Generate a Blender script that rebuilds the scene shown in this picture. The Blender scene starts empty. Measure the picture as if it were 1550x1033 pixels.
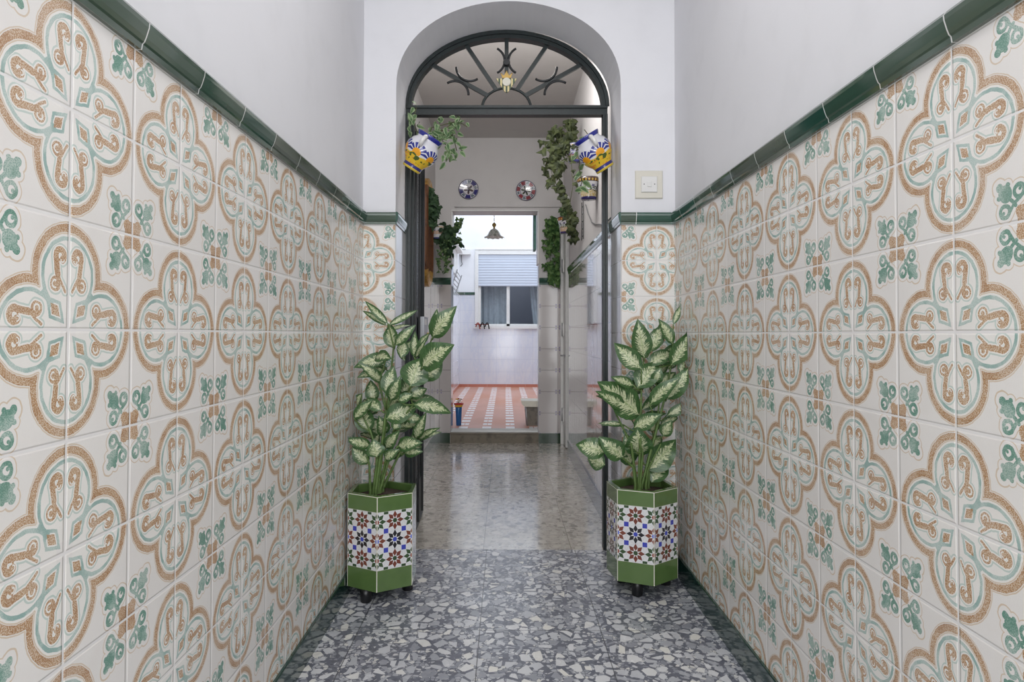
import bpy, bmesh, math, random
from math import sin, cos, pi, radians, sqrt
from mathutils import Vector, Matrix, Euler

scene = bpy.context.scene
COL = scene.collection
vs = scene.view_settings
scene.display_settings.display_device = 'sRGB'
vs.view_transform = 'Standard'; vs.look = 'None'; vs.gamma = 1.0; vs.use_curve_mapping = False
vs.exposure = 0.0
try:
    scene.cycles.use_denoising = True
    scene.cycles.use_adaptive_sampling = True; scene.cycles.adaptive_threshold = .025
    scene.cycles.max_bounces = 7
    scene.cycles.diffuse_bounces = 4
    scene.cycles.sample_clamp_indirect = 4.0
except Exception:
    pass

CAM_Z = 1.30
T = 0.2            # wall tile
WL, WR = -0.788, 0.933   # corridor side walls
YP, YF = 3.65, 4.0       # arch wall front face, back face
HL, HR = -0.845, 0.69    # hall side walls
YE = 7.87                # far wall of the hall
YB = 14.5                # far wall of the patio
ZP = 0.13                # patio floor

# ------------------------------------------------------------------ camera
def rot(yaw, pitch, roll):
    return Matrix.Rotation(yaw, 3, 'Z') @ Matrix.Rotation(pitch, 3, 'X') @ Matrix.Rotation(roll, 3, 'Y')
cam = bpy.data.cameras.new('camera'); cam_o = bpy.data.objects.new('camera', cam); COL.objects.link(cam_o)
R = rot(.0078, .0212, -.0021)
m = Matrix((( R[0][0], R[0][2], -R[0][1], 0), (R[1][0], R[1][2], -R[1][1], 0), (R[2][0], R[2][2], -R[2][1], CAM_Z), (0, 0, 0, 1)))
cam_o.matrix_world = m
cam.sensor_width = 36; cam.lens = 998.5/1550*36
cam.shift_x = 17.74/1550; cam.shift_y = -32.35/1550
cam.clip_start = 0.05
scene.camera = cam_o

# ------------------------------------------------------------------ shader expressions
class Ex:
    def __init__(s, t, v): s.t = t; s.v = v
    def _m(s, op, *a):
        n = s.t.nodes.new('ShaderNodeMath'); n.operation = op
        for i, x in enumerate((s,) + a):
            if isinstance(x, Ex):
                if isinstance(x.v, (int, float)): n.inputs[i].default_value = x.v
                else: s.t.links.new(x.v, n.inputs[i])
            else: n.inputs[i].default_value = x
        return Ex(s.t, n.outputs[0])
    def __add__(s, o): return s._m('ADD', o)
    __radd__ = __add__
    def __sub__(s, o): return s._m('SUBTRACT', o)
    def __rsub__(s, o): return Ex(s.t, float(o))._m('SUBTRACT', s)
    def __mul__(s, o): return s._m('MULTIPLY', o)
    __rmul__ = __mul__
    def __truediv__(s, o): return s._m('DIVIDE', o)
    def __neg__(s): return s._m('MULTIPLY', -1.0)
    def abs(s): return s._m('ABSOLUTE')
    def sqrt(s): return s._m('SQRT')
    def sin(s): return s._m('SINE')
    def cos(s): return s._m('COSINE')
    def floor(s): return s._m('FLOOR')
    def ping(s, k): return s._m('PINGPONG', k)
    def min(s, o): return s._m('MINIMUM', o)
    def max(s, o): return s._m('MAXIMUM', o)
    def lt(s, o): return s._m('LESS_THAN', o)
    def gt(s, o): return s._m('GREATER_THAN', o)
    def mod(s, o): return s._m('FLOORED_MODULO', o)
    def atan2(s, o): return s._m('ARCTAN2', o)
    def inv(s): return 1.0 - s
    def clamp(s): return s.max(0.0).min(1.0)
    def ss(s, a, b):          # smooth step from 0 at a to 1 at b
        n = s.t.nodes.new('ShaderNodeMapRange'); n.interpolation_type = 'SMOOTHSTEP'
        s.t.links.new(s.v, n.inputs[0]); n.inputs[1].default_value = a; n.inputs[2].default_value = b
        return Ex(s.t, n.outputs[0])
def ln(a, b): return (a*a + b*b).sqrt()
def band(d, c, w): return (d - c).abs().lt(w)

class Mat:
    """A node material with a Principled shader and a colour that is layered by masks."""
    def __init__(s, name, col=(.8, .8, .8), rough=.5, metal=0.0, spec=.5, coat=0.0):
        s.m = bpy.data.materials.new(name); s.m.use_nodes = True
        s.t = s.m.node_tree; s.b = s.t.nodes['Principled BSDF']
        s.b.inputs['Roughness'].default_value = rough; s.b.inputs['Metallic'].default_value = metal
        s.b.inputs['Specular IOR Level'].default_value = spec
        if coat: s.b.inputs['Coat Weight'].default_value = coat; s.b.inputs['Coat Roughness'].default_value = .06
        s.col(col)
    def val(s, x): return Ex(s.t, float(x))
    def col(s, c):
        n = s.t.nodes.new('ShaderNodeRGB'); n.outputs[0].default_value = (*lin(c), 1); s.c = n.outputs[0]
        s.t.links.new(s.c, s.b.inputs['Base Color']); return s
    def obj(s, off=(0, 0, 0)):
        n = s.t.nodes.new('ShaderNodeTexCoord'); x = s.t.nodes.new('ShaderNodeSeparateXYZ')
        s.t.links.new(n.outputs['Object'], x.inputs[0]); s.vec = n.outputs['Object']
        return [Ex(s.t, x.outputs[i]) - off[i] if off[i] else Ex(s.t, x.outputs[i]) for i in range(3)]
    def uv(s):
        n = s.t.nodes.new('ShaderNodeUVMap'); n.uv_map = 'UVMap'; x = s.t.nodes.new('ShaderNodeSeparateXYZ')
        s.t.links.new(n.outputs[0], x.inputs[0]); s.uvv = n.outputs[0]
        return Ex(s.t, x.outputs[0]), Ex(s.t, x.outputs[1])
    def noise(s, scale, detail=2, vec=None, rough=.5):
        n = s.t.nodes.new('ShaderNodeTexNoise'); n.inputs['Scale'].default_value = scale; n.inputs['Detail'].default_value = detail
        n.inputs['Roughness'].default_value = rough
        if vec is None:
            if not hasattr(s, 'vec'): s.obj()
            vec = s.vec
        s.t.links.new(vec, n.inputs['Vector']); return Ex(s.t, n.outputs[0])
    def vor(s, scale, feature='F1', out='Distance', vec=None, rnd=1.0):
        n = s.t.nodes.new('ShaderNodeTexVoronoi'); n.feature = feature; n.inputs['Scale'].default_value = scale
        n.inputs['Randomness'].default_value = rnd
        if vec is None:
            if not hasattr(s, 'vec'): s.obj()
            vec = s.vec
        s.t.links.new(vec, n.inputs['Vector'])
        o = n.outputs[out]
        if out == 'Color':
            x = s.t.nodes.new('ShaderNodeSeparateColor'); s.t.links.new(o, x.inputs[0]); return [Ex(s.t, x.outputs[i]) for i in range(3)]
        return Ex(s.t, o)
    def white(s, *c):
        n = s.t.nodes.new('ShaderNodeCombineXYZ')
        for i, x in enumerate(c): s.t.links.new(x.v, n.inputs[i])
        w = s.t.nodes.new('ShaderNodeTexWhiteNoise'); s.t.links.new(n.outputs[0], w.inputs[0]); return Ex(s.t, w.outputs[0])
    def scaled(s, sx, sy, sz):
        n = s.t.nodes.new('ShaderNodeMapping'); n.inputs['Scale'].default_value = (sx, sy, sz)
        if not hasattr(s, 'vec'): s.obj()
        s.t.links.new(s.vec, n.inputs[0]); return n.outputs[0]
    def mix(s, mask, c):
        n = s.t.nodes.new('ShaderNodeMix'); n.data_type = 'RGBA'
        s.t.links.new(mask.v, n.inputs[0]); s.t.links.new(s.c, n.inputs[6])
        if isinstance(c, tuple): n.inputs[7].default_value = (*lin(c), 1)
        else: s.t.links.new(c, n.inputs[7])
        s.c = n.outputs[2]; s.t.links.new(s.c, s.b.inputs['Base Color']); return s
    def ramp(s, fac, stops):
        n = s.t.nodes.new('ShaderNodeValToRGB'); e = n.color_ramp.elements
        while len(e) < len(stops): e.new(.5)
        for q, (p, c) in zip(e, stops): q.position = p; q.color = (*lin(c), 1)
        s.t.links.new(fac.v, n.inputs[0]); return n.outputs[0]
    def base(s, sock): s.c = sock; s.t.links.new(sock, s.b.inputs['Base Color']); return s
    def rough(s, e): s.t.links.new(e.v, s.b.inputs['Roughness']); return s
    def bump(s, h, strength=.3, dist=.002):
        n = s.t.nodes.new('ShaderNodeBump'); n.inputs['Strength'].default_value = strength; n.inputs['Distance'].default_value = dist
        s.t.links.new(h.v, n.inputs['Height']); s.t.links.new(n.outputs[0], s.b.inputs['Normal']); return s
def lin(c):   # sRGB 0..255 -> linear
    return tuple((x/255/12.92 if x/255 <= .04045 else ((x/255+.055)/1.055)**2.4) for x in c)

# ------------------------------------------------------------------ mesh building
class MB:
    def __init__(s): s.v = []; s.f = []; s.mi = []; s.uv = {}; s.cur = 0; s.sm = set()
    def add(s, vv, ff, uvs=None, smooth=False):
        b = len(s.v); s.v.extend(tuple(x) for x in vv)
        for k, f in enumerate(ff):
            if smooth: s.sm.add(len(s.f))
            if uvs is not None: s.uv[len(s.f)] = [uvs[i] for i in f]
            s.f.append(tuple(b+i for i in f)); s.mi.append(s.cur)
        return s
    def box(s, x0, x1, y0, y1, z0, z1):
        vv = [(x, y, z) for x in (x0, x1) for y in (y0, y1) for z in (z0, z1)]
        return s.add(vv, [(0, 1, 3, 2), (4, 6, 7, 5), (0, 4, 5, 1), (2, 3, 7, 6), (0, 2, 6, 4), (1, 5, 7, 3)])
    def prism(s, poly, a, b, place):    # poly in 2D, extruded from a to b; place(u, v, w) -> 3D
        n = len(poly); vv = [place(u, v, a) for u, v in poly] + [place(u, v, b) for u, v in poly]
        ff = [tuple(range(n))[::-1], tuple(range(n, 2*n))] + [(i, (i+1) % n, n+(i+1) % n, n+i) for i in range(n)]
        return s.add(vv, ff)
    def tube(s, pts, r, n=8, caps=True, closed=False):
        pts = [Vector(p) for p in pts]; N = len(pts); rr = r if isinstance(r, (list, tuple)) else [r]*N
        vv = []; up = None
        for i, p in enumerate(pts):
            if closed: d = pts[(i+1) % N]-pts[i-1]
            else: d = pts[min(i+1, N-1)]-pts[max(i-1, 0)]
            d.normalize()
            if up is None:
                up = Vector((0, 0, 1)) if abs(d.z) < .9 else Vector((1, 0, 0))
            a = d.cross(up)
            if a.length < 1e-5: a = d.cross(Vector((1, .3, 0)))
            a.normalize(); b = a.cross(d).normalized(); up = b
            for k in range(n):
                t = 2*pi*k/n; vv.append(p+(a*cos(t)+b*sin(t))*rr[i])
        ff = []
        for i in range(N if closed else N-1):
            j = (i+1) % N
            for k in range(n): ff.append((i*n+k, i*n+(k+1) % n, j*n+(k+1) % n, j*n+k))
        s.add(vv, ff, smooth=True)
        if caps and not closed: s.f.append(tuple(len(s.v)-len(vv)+k for k in range(n))[::-1]); s.mi.append(s.cur); s.f.append(tuple(len(s.v)-n+k for k in range(n))); s.mi.append(s.cur)
        return s
    def bar(s, p, q, w, h, up=(0, 0, 1)):   # rectangular bar p -> q
        p, q = Vector(p), Vector(q); d = (q-p).normalized(); a = d.cross(Vector(up))
        if a.length < 1e-4: a = d.cross(Vector((0, 1, 0)))
        a.normalize(); b = a.cross(d)
        vv = [e+a*i*w/2+b*j*h/2 for e in (p, q) for i, j in ((-1, -1), (1, -1), (1, 1), (-1, 1))]
        return s.add(vv, [(3, 2, 1, 0), (4, 5, 6, 7), (0, 1, 5, 4), (1, 2, 6, 5), (2, 3, 7, 6), (3, 0, 4, 7)])
    def lathe(s, prof, n=24, c=(0, 0, 0), wave=None):
        vv = []
        for j, (r, z) in enumerate(prof):
            for k in range(n):
                t = 2*pi*k/n; rr, zz = (r, z) if wave is None else wave(r, z, t)
                vv.append((c[0]+rr*cos(t), c[1]+rr*sin(t), c[2]+zz))
        ff = []
        for j in range(len(prof)-1):
            for k in range(n): ff.append((j*n+k, j*n+(k+1) % n, (j+1)*n+(k+1) % n, (j+1)*n+k))
        s.add(vv, ff, smooth=True)
        b = len(s.v)-len(vv)
        for j, rev in ((0, True), (len(prof)-1, False)):
            if prof[j][0] > 1e-4:
                q = tuple(b+j*n+k for k in range(n)); s.f.append(q[::-1] if rev else q); s.mi.append(s.cur)
        return s
    def leaf(s, base, tip, w, nrm, curl=.12, fold=.2, shape='lance', n=8, clampx=None):
        b, t = Vector(base), Vector(tip); d = t-b; L = d.length
        if L < 1e-5: return s
        d.normalize(); nn = Vector(nrm); side = d.cross(nn)
        if side.length < 1e-4: side = d.cross(Vector((1, 0, .2)))
        side.normalize(); nn = side.cross(d).normalized()
        vv, uu = [], []
        for i in range(n+1):
            u = i/n; q = (sin(pi*u**.8)**.85)*(1-.12*u) if shape == 'lance' else sin(pi*u**.6)**.7
            if i in (0, n): q = .02
            mid = b+d*L*u+nn*L*curl*(4*u*(1-u)*.6-u*u*.6)
            for k in range(-2, 3):
                v = k/2; hw = w/2*q
                p = mid+side*hw*v+nn*hw*fold*(abs(v)**1.3)+nn*hw*.10*sin(u*17+k)*abs(v)
                if clampx: p.x = min(max(p.x, clampx[0]), clampx[1])
                vv.append(p); uu.append((u, v))
        ff = [(i*5+k, i*5+k+1, (i+1)*5+k+1, (i+1)*5+k) for i in range(n) for k in range(4)]
        return s.add(vv, ff, uvs=uu, smooth=True)
    def ivy(s, c, d, nrm, w, lobes=True):      # one small lobed leaf hanging from c along d
        c, d, nn = Vector(c), Vector(d).normalized(), Vector(nrm)
        side = d.cross(nn)
        if side.length < 1e-4: side = Vector((1, 0, 0))
        side.normalize(); nn = side.cross(d).normalized()
        P = [(0, 0), (-.42, -.02), (-.56, .30), (-.26, .42), (0, 1.0), (.26, .42), (.56, .30), (.42, -.02)] if lobes else \
            [(0, 0), (-.30, .12), (-.42, .40), (-.26, .72), (0, 1.0), (.26, .72), (.42, .40), (.30, .12)]
        vv = [c+nn*w*.10+d*w*.38]+[c+side*w*x+d*w*y-nn*w*(.25*y*y) for x, y in P]
        uu = [(.4, 0)]+[(y, x*2) for x, y in P]
        return s.add(vv, [(0, i, i % 8+1) for i in range(1, 9)], uvs=uu)
    def build(s, name, mats, parent=None, world=None):
        me = bpy.data.meshes.new(name); me.from_pydata([tuple(v) for v in s.v], [], s.f)
        if not isinstance(mats, (list, tuple)): mats = [mats]
        for q in mats: me.materials.append(q.m if isinstance(q, Mat) else q)
        if len(mats) > 1: me.polygons.foreach_set('material_index', s.mi)
        if s.sm: me.polygons.foreach_set('use_smooth', [i in s.sm for i in range(len(s.f))])
        if s.uv:
            lay = me.uv_layers.new(name='UVMap')
            for p in me.polygons:
                u = s.uv.get(p.index)
                if u:
                    for li, q in zip(p.loop_indices, u): lay.data[li].uv = q
        me.validate(); me.update()
        o = bpy.data.objects.new(name, me); COL.objects.link(o)
        if parent is not None: o.parent = parent
        return o
def tag(o, label=None, cat=None, group=None, kind=None):
    if label: o['label'] = label
    if cat: o['category'] = cat
    if group: o['group'] = group
    if kind: o['kind'] = kind
    return o
def thing(name, loc, label, cat, group=None, rotz=0):
    o = bpy.data.objects.new(name, None); COL.objects.link(o); o.location = loc; o.rotation_euler.z = rotz
    o.empty_display_size = .1
    return tag(o, label, cat, group)
def struct(o, label=None, cat=None): return tag(o, label, cat, None, 'structure')
# ------------------------------------------------------------------ materials
M = {}
def simple(name, c, r=.5, metal=0, var=0, bump=0, scale=30, spec=.5, coat=0):
    m = Mat(name, c, r, metal, spec, coat)
    if var:
        n = m.noise(scale, 4)
        m.mix(n.ss(.45, .75), tuple(max(0, x*(1-var)) for x in c))
    if bump: m.bump(m.noise(scale*3, 4), bump, .003)
    M[name] = m; return m
simple('plaster', (225, 225, 229), .75, var=.015, bump=.12, scale=6)
simple('hall_plaster', (214, 211, 210), .8, var=.02, bump=.1, scale=6)
simple('ceiling_paint', (212, 208, 205), .85, var=.02, scale=4)
simple('patio_plaster', (238, 240, 244), .8, var=.02, scale=4)
simple('iron', (30, 40, 41), .42, var=.25, bump=.15, scale=40)
simple('dark_iron', (28, 30, 33), .45, var=.2, scale=60)
simple('white_paint', (232, 232, 230), .4, var=.03)
simple('grey_metal', (176, 178, 182), .35, .6, var=.05)
simple('black_plastic', (22, 22, 25), .35)
simple('soil', (62, 48, 38), .95, var=.4, bump=.8, scale=60)
simple('brass', (168, 138, 78), .4, .6, var=.1)
simple('stem_green', (92, 118, 62), .5, var=.25, scale=40)
simple('ivy_stem', (84, 88, 52), .6, var=.2)
simple('cream_plastic', (226, 222, 206), .45, var=.03)
simple('switch_plate', (214, 210, 198), .4)
simple('switch_rocker', (222, 221, 219), .35)
simple('threshold_stone', (128, 120, 106), .55, var=.25, bump=.2, scale=12)
simple('aluminium', (206, 206, 204), .35, .4)
simple('walnut', (98, 62, 38), .35, var=.3, scale=20)
simple('gilt', (196, 152, 80), .3, .6, var=.25)
simple('mirror_glass', (220, 222, 225), .03, 1)
simple('blue_vase', (34, 98, 158), .25, var=.1)
simple('red_glaze', (188, 52, 40), .3)
simple('yellow_glaze', (224, 178, 60), .3)
simple('white_petal', (240, 238, 230), .5)
simple('room_dark', (178, 182, 194), .9)
simple('recess_shade', (58, 54, 50), .9)  # dark wall colour stands in for the shadow in the side door gap
simple('curtain_cloth', (214, 219, 222), .85, var=.08, scale=15)
simple('shutter_slats', (204, 212, 226), .45)
simple('green_canvas', (86, 136, 126), .6, var=.2, scale=20)
simple('cable_grey', (120, 120, 122), .5)
simple('red_plastic', (150, 60, 52), .4)
simple('stool_base', (128, 122, 112), .6, var=.25, scale=20)
simple('glazed_white', (232, 230, 228), .15, coat=.4)

def glass_mat():
    m = Mat('window_glass', (235, 240, 245), .02); m.b.inputs['Transmission Weight'].default_value = 1.0; m.b.inputs['IOR'].default_value = 1.05
    M['window_glass'] = m
    m = Mat('ribbed_glass', (58, 62, 66), .22); m.obj(); m.mix(m.noise(38, 3).ss(.5, .68), (14, 16, 18))
    m.bump(m.noise(30, 3), .9, .02); M['ribbed_glass'] = m
glass_mat()

# --- the corridor's patterned wall tile: quatrefoil medallions over two by two tiles, green flower at the corners between
def pattern_tile(name, iu, iv, u0, v0):
    m = Mat(name, (232, 229, 226), .34, spec=.45)
    P = m.obj(); p = (P[iu]-u0)/T; q = (P[iv]-v0)/T
    gp, gq = p.ping(.5), q.ping(.5); grout = gp.min(gq).ss(.009, .015).inv(); lip = gp.min(gq).ss(.012, .030).inv()
    tid = m.white(p.floor(), q.floor())
    wob = m.noise(60, 2); wob2 = m.noise(45, 2, m.scaled(1.3, 1.1, .9))
    pa = (p.ping(1.0) + (wob-.5)*.022).clamp(); qa = (q.ping(1.0) + (wob2-.5)*.022).clamp()
    a, b = pa.min(qa), pa.max(qa); s_, t_ = (a+b)*.5, (b-a)*.5
    d = ln(a, b-.49)
    def cap(ax, ay, bx, by, r0, x=None, y=None):
        x = a if x is None else x; y = b if y is None else y
        dx, dy = bx-ax, by-ay; L = dx*dx+dy*dy
        h = (((x-ax)*dx+(y-ay)*dy)/L).clamp()
        return ln(x-ax-h*dx, y-ay-h*dy)-r0
    # white lobes over the cream ground
    m.mix(d.lt(.385)*0.65, (238, 236, 231))
    out = s_.gt(.30); out2 = s_.gt(.215)
    brown = (band(d, .428, .037))*out
    teal = band(d, .335, .019)*out2
    teal = teal.max(t_.lt(.022)*band(s_, .29, .05))
    # lozenge on the diagonal
    loz = ((s_-.175).abs()/.085 + t_/.052)
    brown = brown.max(loz.lt(.72)); teal = teal.max(loz.gt(.92)*loz.lt(1.42))
    # two-ended scroll inside the lobe
    sc = ((ln(a-.120, b-.655)-.056).abs()-.030).max(.610-b)
    sc = sc.min(ln(a-.082, b-.628)-.040)
    sc = sc.min(cap(.172, .645, .150, .495, .032))
    sc = sc.min(ln(a-.178, b-.405)-.068)
    sc = sc.min(cap(.145, .485, .048, .345, .014))
    slit = ((ln(a-.184, b-.402)-.034).abs()-.008).max(.168-a)
    slit = slit.min(((ln(a-.088, b-.622)-.022).abs()-.006).max(b-.628))
    sc = sc.max(-slit)
    brown = brown.max(sc.lt(0.0))
    line = band(sc, .022, .0085)*d.lt(.31)
    edge = band(d, .380, .006)*out*s_.gt(.36)
    edge = edge.max(band(d, .478, .006)*out)
    # corner flower
    c, e = 1.0-a, 1.0-b
    S2, T2 = (c+e)*.5, (c-e)*.5
    fl = ln((S2-.285)*1.0, T2*1.15)-.064
    fl = fl.min(ln(S2-.355, T2)-.030)
    fl = fl.min(ln(c-.365, e-.255)-.026)
    fl = fl.min((ln(c-.290, e-.118)-.056).abs()-.021)
    fl = fl.min(ln(c-.305, e-.108)-.018)
    fl = fl.min(cap(.16, .16, .25, .25, .020, c, e)).min(cap(.235, .095, .18, .18, .018, c, e))
    green = fl.lt(0.0)
    petal = c.lt(.158)*e.lt(.158)*(ln(c-.200, e-.03).gt(.060))*(c+e).lt(.285)
    edge2 = band(fl, .036, .0055)
    # water-colour mottling
    n1 = m.noise(420, 2); n2 = m.noise(25, 2)
    mott = (n1.ss(.35, .62)*.35+.65)*(n2*.5+.72); mott = mott.clamp()
    m.mix((line*.55), (158, 188, 180)); m.mix((edge.max(edge2)*.60), (200, 170, 128))
    m.mix(teal*mott*.85, (150, 182, 176)); m.mix(teal*n2.ss(.45, .65)*.5, (112, 156, 150))
    gm = green*mott
    m.mix(gm, (136, 172, 160)); m.mix(gm*n2.ss(.40, .62)*.85, (84, 138, 120)); m.mix(gm*n1.ss(.5, .64)*.5, (70, 122, 106))
    bm = brown.max(petal)*mott
    m.mix(bm*.92, (196, 160, 114)); m.mix(bm*n1.ss(.44, .58)*.85, (158, 110, 62)); m.mix(bm*n2.ss(.5, .7)*.35, (150, 100, 60))
    m.mix(n1.ss(.5, .7)*.10, (206, 200, 194)); m.mix(m.noise(14, 3).ss(.45, .7)*.12, (214, 208, 202))
    m.mix(tid*.07, (206, 200, 196))
    m.mix(grout, (228, 226, 225))
    rgh = grout*.4+.19+(m.noise(9, 2)-.5)*.12
    m.rough(rgh)
    m.bump(lip.inv()*.8+n2*.06+m.noise(90, 2)*.05, .6, .003)
    M[name] = m; return m
ZT = CAM_Z+.005
pattern_tile('tile_side_left', 1, 2, 1.1825, ZT)
pattern_tile('tile_side_right', 1, 2, 1.377, ZT)
pattern_tile('tile_pier_left', 0, 2, WL-.006, ZT)
pattern_tile('tile_pier_right', 0, 2, .836, ZT)

def plain_tile(name, col, axes, size, off, grout, rough=.1, vein=None, dots=None, gw=.003, var=.04, coat=.0):
    m = Mat(name, col, rough, coat=coat)
    P = m.obj(); u = (P[axes[0]]-off[0])/size[0]; v = (P[axes[1]]-off[1])/size[1]
    g = (u.ping(.5)*size[0]).min(v.ping(.5)*size[1]).ss(gw*.5, gw*.9).inv()
    w = m.white(u.floor(), v.floor())
    m.mix(w*var*4, tuple(x*.9 for x in col))
    if vein:
        n = m.noise(3, 6, m.scaled(1.2, 1.2, .35), .7); m.mix(band(n, .5, .035)*.5, vein)
    if dots:
        du, dv = (u.ping(.5)-.09)*size[0], (v.ping(.5)-.06)*size[1]
        m.mix(ln(du, dv).lt(.010)*.75, dots)
    m.mix(g, grout)
    m.bump(g.inv(), .3, .002); M[name] = m; return m
plain_tile('reveal_tile', (196, 196, 198), (1, 2), (.2, .2), (YP+.2, ZT), (150, 146, 142), .12, coat=.3)
plain_tile('hall_tile', (200, 193, 192), (1, 2), (.20, .255), (7.14, 1.375), (122, 117, 116), .04, vein=(188, 180, 180), coat=.5, gw=.006)
plain_tile('far_tile', (200, 194, 193), (0, 2), (.235, .255), (.39, 1.375), (150, 144, 142), .10, gw=.005, dots=(132, 122, 160), coat=.4)
plain_tile('reveal_far_tile', (206, 210, 218), (1, 2), (.3, .255), (YE, 1.375), (170, 170, 176), .12, coat=.3)
plain_tile('patio_tile', (226, 229, 238), (0, 2), (.40, .27), (-1.0, .19), (198, 204, 220), .12, vein=(212, 218, 234), coat=.3)
plain_tile('patio_tile_side', (226, 229, 238), (1, 2), (.40, .27), (YB, .19), (198, 204, 220), .12, vein=(212, 218, 234), coat=.3)
plain_tile('plinth_tile', (76, 79, 88), (1, 2), (.4, .4), (4.1, -.1), (84, 86, 92), .15, var=.06, coat=.2)
plain_tile('baseboard_tile', (30, 62, 55), (1, 1), (.26, .26), (.09, .09), (72, 96, 90), .10, coat=.6, gw=.0022, var=.05)
plain_tile('baseboard_tile_far', (44, 66, 48), (0, 0), (.26, .26), (.0, .0), (80, 96, 84), .12, coat=.4, gw=.0022)
plain_tile('red_skirting', (196, 124, 102), (0, 0), (.42, .42), (-.4, -.4), (210, 180, 168), .3)
plain_tile('red_skirting_side', (196, 124, 102), (1, 1), (.42, .42), (0, 0), (210, 180, 168), .3)

def cornice_mat(name, ax, off):
    m = Mat(name, (44, 82, 68), .10, coat=.6)
    P = m.obj(); u = (P[ax]-off)/.26; g = (u.ping(.5)*.26).ss(.0012, .0024).inv()
    w = m.white(u.floor(), u.floor()+3.0)
    m.mix(w.ss(.35, .8)*.9, (74, 88, 74)); m.mix(w.ss(.0, .25).inv()*.7, (30, 76, 66)); m.mix((m.noise(8, 2)-.3).clamp()*.7, (30, 64, 52))
    m.mix(g, (222, 222, 220)); M[name] = m
cornice_mat('cornice_left', 1, .09); cornice_mat('cornice_right', 1, .06); cornice_mat('cornice_pier', 0, .72); cornice_mat('cornice_hall', 1, 4.2); cornice_mat('cornice_far', 0, .4)

def terrazzo(name, mat_c, stops, scale, joint, joff, jcol, edge, rough, small=None, fill=.25, mx=.8):
    m = Mat(name, mat_c, rough)
    P = m.obj(); warp = m.noise(18, 2)
    m.mix(m.noise(40, 3).ss(.4, .7)*.5, tuple(x*.8 for x in mat_c))
    if small:
        c = m.vor(scale*2.6, out='Color'); e = m.vor(scale*2.6, 'DISTANCE_TO_EDGE')
        n = m.ramp(c[0], stops); m.mix(e.gt(.07)*c[1].gt(.45)*small, n)
    v2 = m.scaled(1.0, .86, 1.0)
    c = m.vor(scale, out='Color', vec=v2); e = m.vor(scale, 'DISTANCE_TO_EDGE', vec=v2)
    stone = (e+(warp-.5)*.10).gt(edge+0.0)*c[1].gt(fill)
    n = m.ramp(c[0], stops); m.mix(stone*mx, n)
    m.mix(stone*m.noise(60, 3).ss(.5, .8)*.25, (190, 186, 182))
    g = (((P[0]-joff[0])/joint).ping(.5)*joint).min(((P[1]-joff[1])/joint).ping(.5)*joint)
    m.mix(g.ss(.0015, .003).inv()*.8, jcol)
    m.rough(m.noise(6, 3)*.22+rough-.06); M[name] = m
terrazzo('terrazzo_grey', (108, 111, 123), [(0, (138, 141, 151)), (.25, (168, 171, 179)), (.5, (198, 200, 206)), (.8, (218, 219, 222)), (1, (230, 228, 222))], 21, .53, (-.11, 2.92), (60, 62, 68), .115, .22, small=.8, fill=.18, mx=.96)
terrazzo('terrazzo_beige', (190, 185, 175), [(0, (112, 106, 100)), (.3, (150, 144, 136)), (.6, (200, 194, 184)), (1, (214, 209, 199))], 24, .53, (-.13, 4.28), (96, 84, 70), .07, .13, small=.85, fill=.45, mx=.9)
M['terrazzo_beige'].b.inputs['Coat Weight'].default_value = .6; M['terrazzo_beige'].b.inputs['Coat Roughness'].default_value = .09

def patio_floor():
    m = Mat('patio_floor', (204, 152, 130), .4)
    P = m.obj(); n = m.noise(2.2, 3); m.mix(n.ss(.4, .7)*.7, (214, 162, 144)); m.mix(m.noise(1.1, 2, m.scaled(1.4, .5, 1)).ss(.5, .66)*.7, (204, 136, 100))
    pu = (P[0]-.062)/.292; st = pu.ping(.5).lt(.19)
    # small white bars across each stripe
    v = (P[1]/.30); bar_ = v.ping(.5).gt(.23)*((P[0]-.062).ping(.146).gt(.004).max(m.noise(3, 1).gt(.5)))
    m.mix(st*bar_*.97, (244, 243, 244))
    m.mix((((P[1]-.1)/.34).ping(.5)*.34).ss(.002, .005).inv()*.25, (150, 92, 76))
    M['patio_floor'] = m
patio_floor()

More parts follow.
